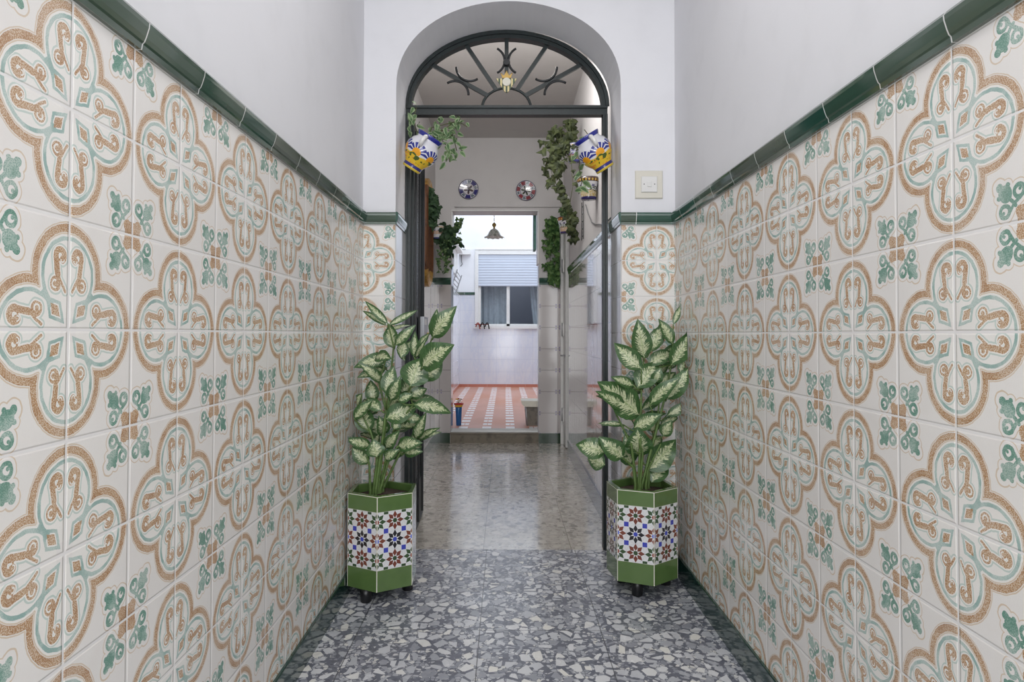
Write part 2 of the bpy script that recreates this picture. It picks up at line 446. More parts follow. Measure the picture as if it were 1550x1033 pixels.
# --- hexagonal planter: green bands and a star-mosaic band between them (UV in metres on each side, v = height)
def planter_mat():
    m = Mat('planter_tiles', (90, 116, 66), .16, coat=.5)
    u, v = m.uv()
    m.mix(m.noise(14, 3).ss(.4, .7)*.4, (78, 104, 56))
    W = .0915; zc = .240
    mos = band(v, zc, .138)
    U = u/W; V = (v-zc)/W
    iu, iv = (U+.5).floor(), (V+.5).floor()
    fu, fv = (U-iu)*W, (V-iv)*W
    r = ln(fu, fv); th = fv.atan2(fu)
    pt = (th/(pi/4)).ping(.5)*(pi/4)
    petal = (((r-.0285).abs()/.0165).max(0.0) + (r*pt)/.0105 - .06).lt(1.0)
    core = r.lt(.0108)
    odd_u = iu.mod(2.0).gt(.5); odd_v = iv.mod(2.0).gt(.5)
    white = m.val(1.0)
    def L(mask, c): m.mix(mask, c)
    L(mos, (222, 222, 224))
    pm, cm = mos*petal*iv.abs().lt(1.5), mos*core*iv.abs().lt(1.5)
    ctr, edg = odd_u.inv(), odd_u
    L(pm*ctr*odd_v, (116, 58, 44)); L(cm*ctr*odd_v, (52, 76, 46))
    L(pm*ctr*odd_v.inv(), (36, 34, 40)); L(cm*ctr*odd_v.inv(), (62, 74, 178))
    L(pm*edg*odd_v, (56, 82, 50)); L(cm*edg*odd_v, (140, 70, 54))
    L(pm*edg*odd_v.inv(), (124, 66, 50)); L(cm*edg*odd_v.inv(), (96, 112, 210))
    # squares between the stars
    gu, gv = ((U+.5).ping(.5)*1.0), ((V+.5).ping(.5)*1.0)
    hu = ((U-.5)-(U).floor())*W; hv = ((V-.5)-(V).floor())*W
    sq = hu.abs().max(hv.abs()).lt(.0115)
    L(mos*sq*V.abs().lt(1.0), (62, 70, 176)); L(mos*sq*V.abs().gt(1.0), (54, 78, 48))
    # faint interlace lines
    star = band(r, .0445, .0008); L(mos*star*.35, (150, 150, 160))
    mot = (u.abs()-.0905).gt(-.0017)
    L(mot, (228, 224, 212)); L((v-.451).abs().lt(.0016), (228, 224, 212))
    L(band(v, zc, .1392)*(mos.inv()), (210, 206, 196))
    M['planter_tiles'] = m
    g = Mat('planter_rim', (86, 112, 62), .16, coat=.5); g.mix(g.noise(10, 3).ss(.4, .7)*.4, (64, 92, 44)); M['planter_rim'] = g
planter_mat()

def dieff(name, dark, mid, cream):
    m = Mat(name, dark, .36, spec=.5)
    u, v = m.uv(); av = v.abs()
    w = u-av*.22
    def vnoise(ku, kv, sc):
        n = m.t.nodes.new('ShaderNodeCombineXYZ')
        for i, q in enumerate((w*ku, v.gt(0.0)*7.3+v*kv)): m.t.links.new(q.v, n.inputs[i])
        return m.noise(sc, 2, n.outputs[0])
    P = m.obj(); big = m.noise(7, 1); sp = m.noise(110, 2)
    f = vnoise(34.0, .8, 1.0); g = vnoise(60.0, 3.0, 1.0)
    env = 1.0-((u-.46).abs()*2.05)*((u-.46).abs()*2.05)
    reach = (f.ss(.30, .68)*.62+.10)*env*(big*1.2+.45)
    m.mix(g.ss(.42, .6)*.75, mid)
    cr = (av-reach+(sp-.5)*.30).ss(-.05, .05).inv()
    m.mix(cr*(g.ss(.32, .5)*.55+.45), cream)
    m.mix(cr*sp.gt(.56)*.6, mid)
    m.mix(av.lt(.035)*.6, (136, 160, 96))
    M[name] = m
dieff('dieffenbachia_leaf', (46, 78, 42), (80, 116, 62), (200, 205, 168))
def small_leaf(name, c, c2, edge=None):
    m = Mat(name, c, .6, spec=.3)
    u, v = m.uv(); m.mix(m.noise(22, 2).ss(.4, .6), c2)
    if edge: m.mix(v.abs().gt(.55)*.7, edge)
    M[name] = m
small_leaf('ivy_dark', (46, 54, 32), (70, 78, 46)); small_leaf('ivy_green', (58, 92, 48), (96, 128, 72)); small_leaf('ivy_deep', (34, 56, 36), (48, 72, 44))
small_leaf('pothos_pale', (74, 104, 66), (112, 138, 94), (164, 180, 142)); small_leaf('ivy_mid', (58, 86, 50), (84, 112, 66), (132, 150, 108))

# --- painted pottery (object space, axis on z, angle round it)
def jug_mat():
    m = Mat('jug_glaze', (226, 226, 232), .12, coat=.6)
    x, y, z = m.obj(); th = y.atan2(x)
    n = m.noise(30, 2)
    k = (th/(pi/3)).floor()
    fu = ((th/(pi/3)).mod(1.0)-.5)*.095; fv = z-.098
    r = ln(fu, fv); ph = (fv+.001).atan2(fu)
    pet = (ph/(pi/7)).ping(.5).gt(.17)*r.gt(.026)*r.lt(.058+.0)*fv.gt(.0)
    m.mix(pet, (44, 52, 140))
    yl = z.lt(.098+0.0)*1.0
    m.mix((z+(n-.5)*.03).lt(.088), (236, 196, 48))
    m.mix(r.lt(.026)*fv.gt(-.012), (240, 168, 36))
    m.mix(m.noise(42, 1).gt(.60)*(z.gt(.045))*(z.lt(.092)), (74, 96, 40))
    m.mix(m.noise(26, 1, m.scaled(1, 1, 2)).gt(.58)*(z.gt(.030))*(z.lt(.075)), (230, 150, 40))
    m.mix(band(z, .022, .009), (54, 54, 128))
    m.mix(z.gt(.198), (36, 42, 140)); m.mix(z.lt(.012), (226, 200, 70))
    M['jug_glaze'] = m
jug_mat()
def pot_mat(name, rim, body, low, feat):
    m = Mat(name, (222, 222, 226), .14, coat=.5)
    x, y, z = m.obj(); th = y.atan2(x)
    n = m.noise(40, 2)
    # z runs 0..1 (meshes are built at unit height and carry their size in the object scale)
    m.mix(z.lt(.40)*n.ss(.3, .6), low); m.mix(band(z, .45, .12)*m.noise(26, 2).gt(.50), feat)
    m.mix(band(z, .60, .05)*(th*9.0).sin().gt(.2)*.8, body)
    m.mix(z.lt(.10), body)
    m.mix(z.gt(.78), rim); m.mix(band(z, .86, .05)*(th*22.0).sin().gt(0.0), (206, 168, 70)); m.mix(z.gt(.965), (52, 44, 48))
    M[name] = m
pot_mat('pot_landscape', (74, 46, 34), (52, 46, 110), (186, 158, 62), (64, 74, 48))
pot_mat('pot_terracotta_rim', (150, 76, 52), (70, 58, 110), (196, 150, 90), (70, 96, 60))
pot_mat('pot_blue', (176, 180, 210), (60, 64, 140), (150, 82, 52), (70, 76, 150))
pot_mat('pot_orange', (206, 206, 210), (60, 70, 120), (206, 206, 206), (212, 150, 70))

def plate_mat(name, rimc, petalc, centre, k, ph):
    m = Mat(name, (214, 212, 216), .14, coat=.5)
    x, y, z = m.obj(); r = ln(x, z); th = z.atan2(x)
    m.mix(r.gt(.112), (60, 56, 96))
    w = ((th+ph)*k).cos(); n = m.noise(60, 2)
    m.mix((w+n*.8-.4).gt(-.1)*band(r, .091, .020), rimc)
    m.mix((w+n*.8-.4).lt(-.45)*band(r, .091, .016)*n.gt(.42), (104, 118, 128))
    m.mix(band(r, .068, .0035)*.8, (96, 92, 124))
    fl = (r-.040-.020*((th+ph)*k).cos()).lt(0.0)
    m.mix(fl*r.lt(.064), petalc); m.mix((r-.022-.014*(th*k+2.0).cos()).lt(0.0), centre)
    m.mix(fl*m.noise(120, 1).gt(.58), (92, 96, 52))
    M[name] = m
plate_mat('plate_blue', (40, 40, 112), (78, 44, 70), (30, 26, 70), 5, .4)
plate_mat('plate_red', (140, 56, 64), (44, 58, 40), (40, 30, 60), 6, .2)

def shade_mat():
    m = Mat('lamp_shade', (206, 204, 190), .35); x, y, z = m.obj(); th = y.atan2(x)
    m.mix(m.noise(34, 2).gt(.56)*.8, (112, 134, 104)); m.mix((th*12).sin().gt(.4)*z.lt(.03)*.6, (150, 140, 130)); M['lamp_shade'] = m
shade_mat()
def crest_mat():
    m = Mat('crest_stripes', (222, 206, 150), .4); x, y, z = m.obj()
    m.mix((x/.022).ping(.5).lt(.24), (44, 72, 50)); M['crest_stripes'] = m
crest_mat()
def curtain():
    m = M['curtain_cloth']; x, y, z = m.obj(); m.mix((x*34.0+z*3).sin().gt(.55)*.25, (170, 178, 186))
curtain()
# leaf placements, local to each planter: base xyz, tip xyz, width
LEAF_L = [(0.016, 0.019, 1.35, -0.102, 0.018, 1.467, 0.041), (0.019, 0.037, 1.343, 0.165, 0.061, 1.423, 0.036), (0.044, 0.031, 1.224, 0.018, 0.052, 1.353, 0.077), (0.066, -0.047, 1.24, 0.17, -0.081, 1.342, 0.054), (0.145, 0.054, 1.18, 0.153, 0.042, 1.311, 0.044), (0.153, 0.049, 1.173, 0.22, -0.027, 1.279, 0.029), (0.245, 0.002, 1.279, 0.366, -0.059, 1.436, 0.101), (0.254, 0.01, 1.295, 0.27, -0.011, 1.423, 0.055), (0.198, -0.049, 1.131, 0.359, -0.113, 1.248, 0.139), (0.137, -0.019, 1.034, 0.184, 0.001, 1.175, 0.143), (0.014, 0.034, 1.173, -0.143, -0.037, 1.133, 0.075), (0.003, 0.038, 1.116, -0.126, -0.036, 1.082, 0.061), (-0.006, 0.018, 1.047, -0.114, -0.057, 1.155, 0.055), (0.019, -0.05, 0.998, 0.058, -0.035, 1.138, 0.078), (0.04, -0.027, 0.964, 0.097, -0.091, 1.087, 0.067), (-0.062, 0.058, 0.944, -0.082, 0.073, 1.059, 0.071), (0.014, -0.018, 0.87, 0.17, 0.007, 0.929, 0.1), (0.098, 0.009, 0.875, 0.207, 0.001, 0.862, 0.058), (0.157, -0.027, 0.943, 0.348, -0.005, 0.905, 0.083), (-0.079, 0.026, 0.793, -0.134, 0.052, 0.934, 0.099), (-0.004, 0.048, 0.779, -0.02, -0.006, 0.881, 0.071), (0.014, -0.01, 0.72, 0.089, -0.08, 0.815, 0.062), (-0.056, -0.034, 0.736, -0.163, -0.116, 0.784, 0.057), (-0.07, -0.017, 0.647, -0.155, -0.034, 0.732, 0.074), (-0.025, -0.05, 0.683, -0.038, -0.058, 0.772, 0.09), (0.074, -0.013, 0.733, 0.202, -0.066, 0.759, 0.074), (0.1, 0.04, 0.688, 0.198, 0.008, 0.702, 0.053), (0.011, -0.015, 0.666, 0.084, -0.048, 0.721, 0.057), (0.158, 0.028, 0.762, 0.221, -0.056, 0.904, 0.053), (0.171, 0.057, 0.754, 0.282, -0.03, 0.828, 0.039), (0.132, 0.032, 0.976, 0.215, 0.044, 1.018, 0.063), (0.083, -0.048, 0.963, 0.156, -0.043, 0.997, 0.05), (-0.147, -0.01, 0.868, -0.05, -0.03, 0.968, 0.06), (-0.031, -0.049, 1.184, 0.057, -0.133, 1.18, 0.071), (-0.007, -0.03, 0.913, -0.087, -0.005, 0.974, 0.059), (0.057, -0.028, 0.818, 0.088, -0.028, 0.871, 0.052), (-0.121, 0.052, 0.99, -0.169, 0.075, 0.9, 0.049)]
LEAF_R = [(0.012, -0.012, 1.176, -0.028, -0.06, 1.374, 0.102), (0.049, 0.008, 1.208, 0.117, 0.011, 1.354, 0.076), (0.153, -0.038, 1.247, 0.085, -0.038, 1.379, 0.063), (0.176, 0.038, 1.35, 0.226, 0.051, 1.458, 0.035), (-0.008, -0.046, 1.12, -0.143, -0.022, 1.254, 0.096), (0.143, -0.04, 1.142, 0.256, -0.089, 1.327, 0.094), (0.037, 0.017, 1.142, 0.189, 0.037, 1.215, 0.076), (-0.023, -0.013, 1.025, 0.087, 0.008, 1.158, 0.117), (-0.004, 0.01, 0.875, -0.224, -0.043, 1.059, 0.165), (-0.084, -0.015, 0.917, -0.241, -0.084, 1.013, 0.075), (0.121, -0.041, 0.967, 0.233, -0.114, 1.142, 0.089), (0.099, 0.026, 1.033, 0.193, 0.055, 1.101, 0.064), (0.037, -0.032, 0.94, 0.168, -0.116, 1.088, 0.077), (0.145, 0.059, 0.873, 0.281, 0.033, 0.95, 0.055), (-0.039, -0.005, 0.819, 0.089, -0.067, 0.896, 0.08), (-0.09, 0.015, 0.832, -0.218, 0.024, 0.838, 0.029), (0.111, 0.0, 0.775, 0.146, -0.039, 0.86, 0.066), (-0.192, -0.044, 0.695, -0.338, -0.024, 0.739, 0.111), (-0.101, -0.046, 0.672, -0.225, -0.077, 0.78, 0.101), (0.002, 0.042, 0.663, -0.026, -0.032, 0.819, 0.138), (0.039, 0.03, 0.593, 0.195, 0.054, 0.749, 0.128), (-0.035, 0.019, 0.703, -0.082, 0.024, 0.778, 0.076), (-0.046, -0.038, 1.037, -0.165, -0.076, 1.084, 0.053), (0.189, -0.034, 1.102, 0.236, -0.022, 1.2, 0.053), (0.064, -0.018, 1.049, 0.088, -0.053, 1.126, 0.061), (-0.04, 0.06, 0.856, -0.082, 0.072, 0.898, 0.05), (0.069, 0.057, 0.79, 0.072, 0.022, 0.861, 0.074), (0.156, 0.004, 1.037, 0.198, 0.001, 1.015, 0.049)]
STEM_L = [[(-0.06, -0.02, 0.505), (-0.064, -0.03, 0.649), (-0.104, -0.02, 0.732)], [(-0.046, -0.01, 0.503), (-0.022, -0.03, 0.692), (-0.061, -0.02, 0.806), (-0.12, 0.0, 0.909)], [(-0.026, 0.0, 0.5), (-0.006, 0.0, 0.697), (0.019, 0.0, 0.91), (0.04, 0.0, 1.123), (0.05, 0.0, 1.23), (0.022, 0.0, 1.348)], [(-0.014, 0.02, 0.506), (0.049, 0.02, 0.8), (0.128, 0.02, 1.015), (0.187, 0.02, 1.123), (0.246, 0.02, 1.284)], [(-0.023, 0.01, 0.498), (0.01, 0.0, 0.644), (0.079, -0.03, 0.736)], [(-0.033, -0.02, 0.505), (0.016, -0.01, 0.911), (-0.024, 0.0, 1.048), (0.013, 0.0, 1.175)], [(-0.016, 0.0, 0.506), (0.084, 0.0, 0.857), (0.157, -0.03, 0.943)], [(-0.011, 0.03, 0.499), (0.082, 0.02, 0.694), (0.156, 0.02, 0.763)], [(-0.005, 0.03, 0.493), (-0.005, 0.03, 0.541), (-0.011, 0.03, 0.584)]]
STEM_R = [[(-0.016, -0.01, 0.526), (-0.005, -0.01, 0.8), (0.001, 0.0, 1.015), (0.014, 0.0, 1.178)], [(0.002, 0.0, 0.523), (0.067, 0.0, 0.766), (0.124, 0.01, 0.971), (0.16, 0.02, 1.139), (0.171, 0.03, 1.246)], [(-0.035, -0.02, 0.533), (-0.045, -0.02, 0.619), (-0.102, -0.04, 0.671), (-0.195, -0.05, 0.697)], [(0.023, 0.0, 0.524), (0.032, -0.01, 0.606), (0.093, -0.03, 0.739)], [(-0.023, 0.01, 0.526), (-0.052, 0.0, 0.734), (-0.117, 0.0, 0.863), (-0.138, 0.0, 0.906)], [(0.011, 0.02, 0.519), (0.088, 0.02, 0.85), (0.105, 0.02, 1.035)], [(-0.011, -0.02, 0.528), (-0.001, -0.04, 0.698), (-0.019, -0.05, 0.753)], [(0.043, 0.03, 0.517), (0.046, 0.03, 0.577), (0.043, 0.03, 0.609)]]
# ------------------------------------------------------------------ the corridor
Y0 = -1.6; ZC = 3.72
o = MB().box(WL-.16, WR+.16, Y0, YF, -.1, 0).build('floor', M['terrazzo_grey']); struct(o)
o = MB().box(HL-.1, HR+.35, YF, YE, -.1, 0).build('floor_hall', M['terrazzo_beige']); struct(o)
o = MB().box(WL-.16, WR+.16, Y0, YF, ZC, ZC+.1).build('ceiling', M['ceiling_paint']); struct(o)
o = MB().box(HL-.12, HR+.45, YF, YE+.3, 3.65, 3.80).build('ceiling_hall', M['ceiling_paint']); struct(o)

ZB, ZK0, ZK1 = .115, 1.905, 1.972     # top of baseboard, underside and top of the cornice
def cornice_profile(sg):  # (out, z) with out measured from the wall
    return [(0, ZK0), (.010, ZK0), (.012, ZK0+.012), (.016, ZK0+.016), (.020, ZK0+.026), (.026, ZK0+.046), (.027, ZK0+.056), (.022, ZK1-.003), (.012, ZK1), (0, ZK1)]
for nm, x, sg in (('left', WL, 1), ('right', WR, -1)):
    xp = x-sg*.006
    o = MB().box(min(xp, xp-sg*.15), max(xp, xp-sg*.15), Y0, YF, 0, ZC).build('wall_'+nm, M['plaster']); struct(o)
    MB().box(min(x, xp), max(x, xp), Y0, YP, ZB-.01, ZK0+.01).build('tile_wainscot', M['tile_side_'+nm], o)
    MB().prism(cornice_profile(sg), Y0, YP, lambda u, v, w: (x+sg*u, w, v)).build('tile_cornice', M['cornice_'+nm], o)
    b = MB().prism([(0, 0), (.011, 0), (.011, ZB-.004), (.008, ZB), (0, ZB)], Y0, YP, lambda u, v, w: (x+sg*u, w, v)).build('baseboard_'+nm, M['baseboard_tile']); struct(b)

# arch wall across the end of the corridor
AL, AR = -.612, .640; AC, AA = (AL+AR)/2, (AR-AL)/2
ZS, AB = 2.68, .48
NA = 40
arc = [(AC+AA*cos(pi*i/NA), ZS+AB*(sin(pi*i/NA)**.93)) for i in range(NA+1)]       # right to left over the top
mb = MB()
def arch_wall(mb, y0, y1):
    L, Rr = WL-.006, WR+.006
    left = [(L, 0), (AL, 0)]
    # front and back as a strip of quads between the opening's edge and the outer edge
    inner = [(AR, 0)]+arc+[(AL, 0)]
    def outer(p):
        x, z = p
        if z < ZS-.001: return (Rr if x > AC else L, z)
        a = math.atan2((z-ZS)/AB, (x-AC)/AA)
        # ray to the rectangle
        dx, dz = cos(a), sin(a); big = 1e9
        tx = ((Rr if dx > 0 else L)-AC)/dx if abs(dx) > 1e-6 else big
        tz = (ZC-ZS)/dz if dz > 1e-6 else big
        t = min(abs(tx), tz); return (AC+dx*t, ZS+dz*t)
    outr = [outer(p) for p in inner]
    # keep exact corners: snap the nearest ring vertices
    for cx, cz in ((Rr, ZC), (L, ZC)):
        k = min(range(len(outr)), key=lambda i: (outr[i][0]-cx)**2+(outr[i][1]-cz)**2); outr[k] = (cx, cz)
    n = len(inner)
    vv = []
    for y in (y0, y1):
        vv += [(x, y, z) for x, z in inner]+[(x, y, z) for x, z in outr]
    ff = []
    for i in range(n-1):
        ff.append((i, i+1, n+i+1, n+i)); ff.append((2*n+i, 3*n+i, 3*n+i+1, 2*n+i+1)); ff.append((i, 2*n+i, 2*n+i+1, i+1))
    mb.add(vv, ff)
arch_wall(mb, YP, YF)
wb = mb.build('wall_arch', M['plaster']); struct(wb)
for p in wb.data.polygons: p.use_smooth = False
ty = YP-.006
MB().box(WL, AL, ty, YP, ZB-.01, ZK0+.01).build('tile_wainscot', M['tile_pier_left'], wb)
MB().box(AR, WR, ty, YP, ZB-.01, ZK0+.01).build('tile_wainscot', M['tile_pier_right'], wb)
MB().box(AL-.001, AL+.005, ty, YF, 0, ZK0+.01).build('reveal_tiles', M['reveal_tile'], wb)
MB().box(AR-.005, AR+.001, ty, YF, 0, ZK0+.01).build('reveal_tiles', M['reveal_tile'], wb)
for x0, x1 in ((WL+.004, AL+.005), (AR-.005, WR-.004)):
    MB().prism(cornice_profile(1), x0, x1, lambda u, v, w: (w, ty-u, v)).build('tile_cornice', M['cornice_pier'], wb)
for x, sg in ((AL+.005, 1), (AR-.005, -1)):
    MB().prism(cornice_profile(1), ty-.02, YF-.02, lambda u, v, w: (x+sg*u*.55, w, v)).build('tile_cornice', M['cornice_left'], wb)
for x0, x1 in ((WL+.011, AL), (AR, WR-.011)):
    b = MB().box(x0, x1, ty-.008, ty, 0, ZB).build('baseboard_arch', M['baseboard_tile']); struct(b)

# ------------------------------------------------------------------ iron door frame with fanlight
fx, fa, fb = .004, .616, .458; fz = 2.688; fy = YF+.03
df = thing('iron_door_frame', (0, fy, 0), 'dark green iron door frame with a half-round fanlight grille filling the arch', 'door frame')
NF = 36
def ell(k, t): return (fx+(fa-k)*cos(t), fz+(fb-k)*sin(t))
mb = MB(); pr_ = [ell(0, pi*i/NF) for i in range(NF+1)]; pin = [ell(.034, pi*i/NF) for i in range(NF+1)]
for i in range(NF):
    a, b, c, d = pr_[i], pr_[i+1], pin[i+1], pin[i]
    mb.add([(p[0], y, p[1]) for y in (-.03, .03) for p in (a, b, c, d)], [(0, 1, 2, 3), (7, 6, 5, 4), (0, 4, 5, 1), (3, 2, 6, 7)])
p2 = [ell(-.010, pi*i/NF) for i in range(NF+1)]
for i in range(NF):
    a, b, c, d = p2[i], p2[i+1], ell(.012, pi*(i+1)/NF), ell(.012, pi*i/NF)
    mb.add([(p[0], y, p[1]) for y in (-.042, -.03) for p in (a, b, c, d)], [(0, 1, 2, 3), (7, 6, 5, 4), (0, 4, 5, 1), (3, 2, 6, 7)])
mb.build('arch_bar', M['iron'], df)
mb = MB().box(fx-fa, fx+fa, -.03, .03, fz-.05, fz+.004); mb.box(fx-fa, fx+fa, -.042, -.03, fz-.012, fz+.004)
mb.build('transom', M['iron'], df)
for sg in (-1, 1):
    x = fx+sg*fa
    mb = MB().box(min(x, x-sg*.028), max(x, x-sg*.028), -.03, .03, 0, fz-.05); mb.box(min(x, x-sg*.014), max(x, x-sg*.014), -.042, -.03, 0, fz-.05)
    mb.build('jamb', M['iron'], df)
ha, hb = .150, .125
MB().tube([(fx+ha*cos(pi*i/16), 0, fz+hb*sin(pi*i/16)) for i in range(17)], .009, 8).build('hub_ring', M['iron'], df)
angs = [146, 119, 90, 61, 34]
def on(k, a): return Vector((fx+(fa-.02)*k*cos(a), 0, fz+(fb-.02)*k*sin(a)))
for dg in angs:
    a = radians(dg); a = math.atan2(sin(a)/.85, cos(a))
    p = Vector((fx+ha*cos(a), 0, fz+hb*sin(a))); q = on(1, a)
    if dg == 90: p = Vector((fx, 0, fz+.19))
    MB().bar(p, q, .024, .02, up=(0, 1, 0)).build('spoke', M['iron'], df)
    if dg in (146, 90, 34):
        u = (q-p).normalized(); w = Vector((u.z, 0, -u.x)); c = p+(q-p)*(.44 if dg != 90 else .40)
        for s1 in (-1, 1):
            R_ = .085; cc = c+w*s1*(R_+.012)
            # an outward-bowed C either side of the spoke, split at the spoke
            pts = [cc+(-w*s1*cos(t)*R_+u*sin(t)*R_) for t in [radians(-62+124*i/14) for i in range(15)]]
            MB().tube([Vector((p_.x, -.012, p_.z)) for p_ in pts], .0075, 8).build('scroll', M['dark_iron'], df)
mb = MB().lathe([(.018, -.012), (.022, -.006), (.022, .006), (.018, .012)], 14)
o = mb.build('rosette', M['dark_iron'], df); o.rotation_euler.x = pi/2; o.location = (fx, -.02, fz+.275)

# crest hung at the fanlight's centre
cr = thing('crest_emblem', (fx, fy-.055, fz+.075), 'small gold crowned shield with green and cream stripes at the centre of the fanlight', 'emblem')
tri = [(-.062, .085), (.062, .085), (.012, .006), (0, 0), (-.012, .006)]
MB().prism(tri, -.007, .007, lambda u, v, w: (u, w, v)).build('shield', M['crest_stripes'], cr)
mb = MB().lathe([(.026, -.006), (.027, 0), (.024, .006)], 18); o = mb.build('disc', M['cream_plastic'], cr); o.rotation_euler.x = pi/2; o.location = (0, -.012, .062)
mb = MB().prism([(-.026, .088), (.026, .088), (.034, .116), (.016, .104), (0, .130), (-.016, .104), (-.034, .116)], -.007, .007, lambda u, v, w: (u, w, v))
for x, z in ((-.033, .117), (0, .131), (.033, .117)): mb.lathe([(0, -.006), (.006, 0), (0, .006)], 8, (x, 0, z))
mb.build('crown', M['brass'], cr)

# open door leaf folded back into the hall
dl = thing('iron_door', (-.594, fy+.062, 0), 'dark iron door with obscured glass, folded open beside the left planter', 'door', rotz=radians(1.5))
LW, LH = .70, fz-.06
mb = MB()
for y0, y1 in ((0, .06), (LW-.06, LW)): mb.box(-.02, .02, y0, y1, .012, LH)
for z0, z1 in ((.012, .30), (1.20, 1.26), (LH-.07, LH)): mb.box(-.02, .02, .06, LW-.06, z0, z1)
mb.build('door_frame', M['iron'], dl)
mb = MB()
for y0 in (.075, LW-.12, .30): mb.box(.02, .032, y0, y0+.018, .05, LH-.04)
mb.build('moulding', M['dark_iron'], dl)
for z0, z1 in ((.30, 1.20), (1.26, LH-.07)): MB().box(-.004, .004, .06, LW-.06, z0, z1).build('glass_pane', M['ribbed_glass'], dl)
lk = MB().box(.02, .050, LW-.30, LW-.01, 1.17, 1.415).build('lock_case', M['grey_metal'], dl); tag(lk, 'pale grey lock case')
MB().tube([(.050, LW-.075, 1.29), (.062, LW-.075, 1.29)], .017, 14).build('lock_cylinder', M['brass'], lk)
MB().box(.050, .0515, LW-.26, LW-.12, 1.36, 1.40).build('maker_plate', M['white_paint'], lk)
for z in (.35, 1.4, 2.4): MB().tube([(0, -.012, z-.05), (0, -.012, z+.05)], .011, 10).build('hinge', M['dark_iron'], dl)

# light switch on the right pier
sw = thing('light_switch', (.7935, YP, 2.1275), 'square cream light switch on the right pier above the tiles', 'light switch')
def soft_plate(mb, w, h, y0, y1, b):
    mb.add([(sx*(w/2-k), y, sz*(h/2-k)) for y, k in ((y0, 0), (y1+b, 0), (y1, b)) for sx, sz in ((-1, -1), (1, -1), (1, 1), (-1, 1))],
           [(8, 9, 10, 11)]+[(j*4+i, j*4+(i+1) % 4, j*4+4+(i+1) % 4, j*4+4+i) for j in (0, 1) for i in range(4)])
    return mb
soft_plate(MB(), .152, .155, -.0005, -.010, .004).build('switch_plate', M['switch_plate'], sw)
bx = soft_plate(MB(), .088, .088, -.010, -.018, .003).build('rocker', M['switch_rocker'], sw)
soft_plate(MB(), .024, .030, -.018, -.022, .002).build('button', M['switch_rocker'], bx)
for s1 in (-1, 1): MB().tube([(s1*.029, -.018, 0), (s1*.029, -.019, 0)], .003, 8).build('screw', M['black_plastic'], bx)

# ------------------------------------------------------------------ potted dieffenbachias in hexagonal tiled planters
def leafy(data, px, seed):
    rng = random.Random(seed); mb = MB()
    lo, hi = (WL+.02-px, WR-.02-px)
    for bx_, by_, bz, tx, ty_, tz, w in data:
        L = sqrt((tx-bx_)**2+(ty_-by_)**2+(tz-bz)**2)
        wide = w/max(L, .01)
        nrm = Vector((rng.uniform(-.35, .35), -1, rng.uniform(.05, .55)))
        if tz < bz: nrm.z += .25
        mb.leaf((bx_, by_, bz), (tx, ty_, tz), w*1.1, nrm, rng.uniform(.06, .20), rng.uniform(.10, .30), 'lance', 9, (lo, hi))
    # a second, shorter tier behind and between, so that the plant is round and not a screen
    for k in range(int(len(data)*.9)):
        bx_, by_, bz, tx, ty_, tz, w = data[k]
        y = rng.uniform(.03, .11); dx, dz = rng.uniform(-.05, .05), rng.uniform(-.08, .02)
        bx2, bz2 = bx_*.8+dx, bz+dz
        mb.leaf((bx2, y, bz2), (bx2+(tx-bx_)*.8+rng.uniform(-.05, .05), y+rng.uniform(.0, .08), bz2+(tz-bz)*.7), w*.9,
                (rng.uniform(-.6, .6), rng.choice((-1, -1, .6)), rng.uniform(.2, .8)), .15, .25, 'lance', 8, (lo, hi))
    return mb
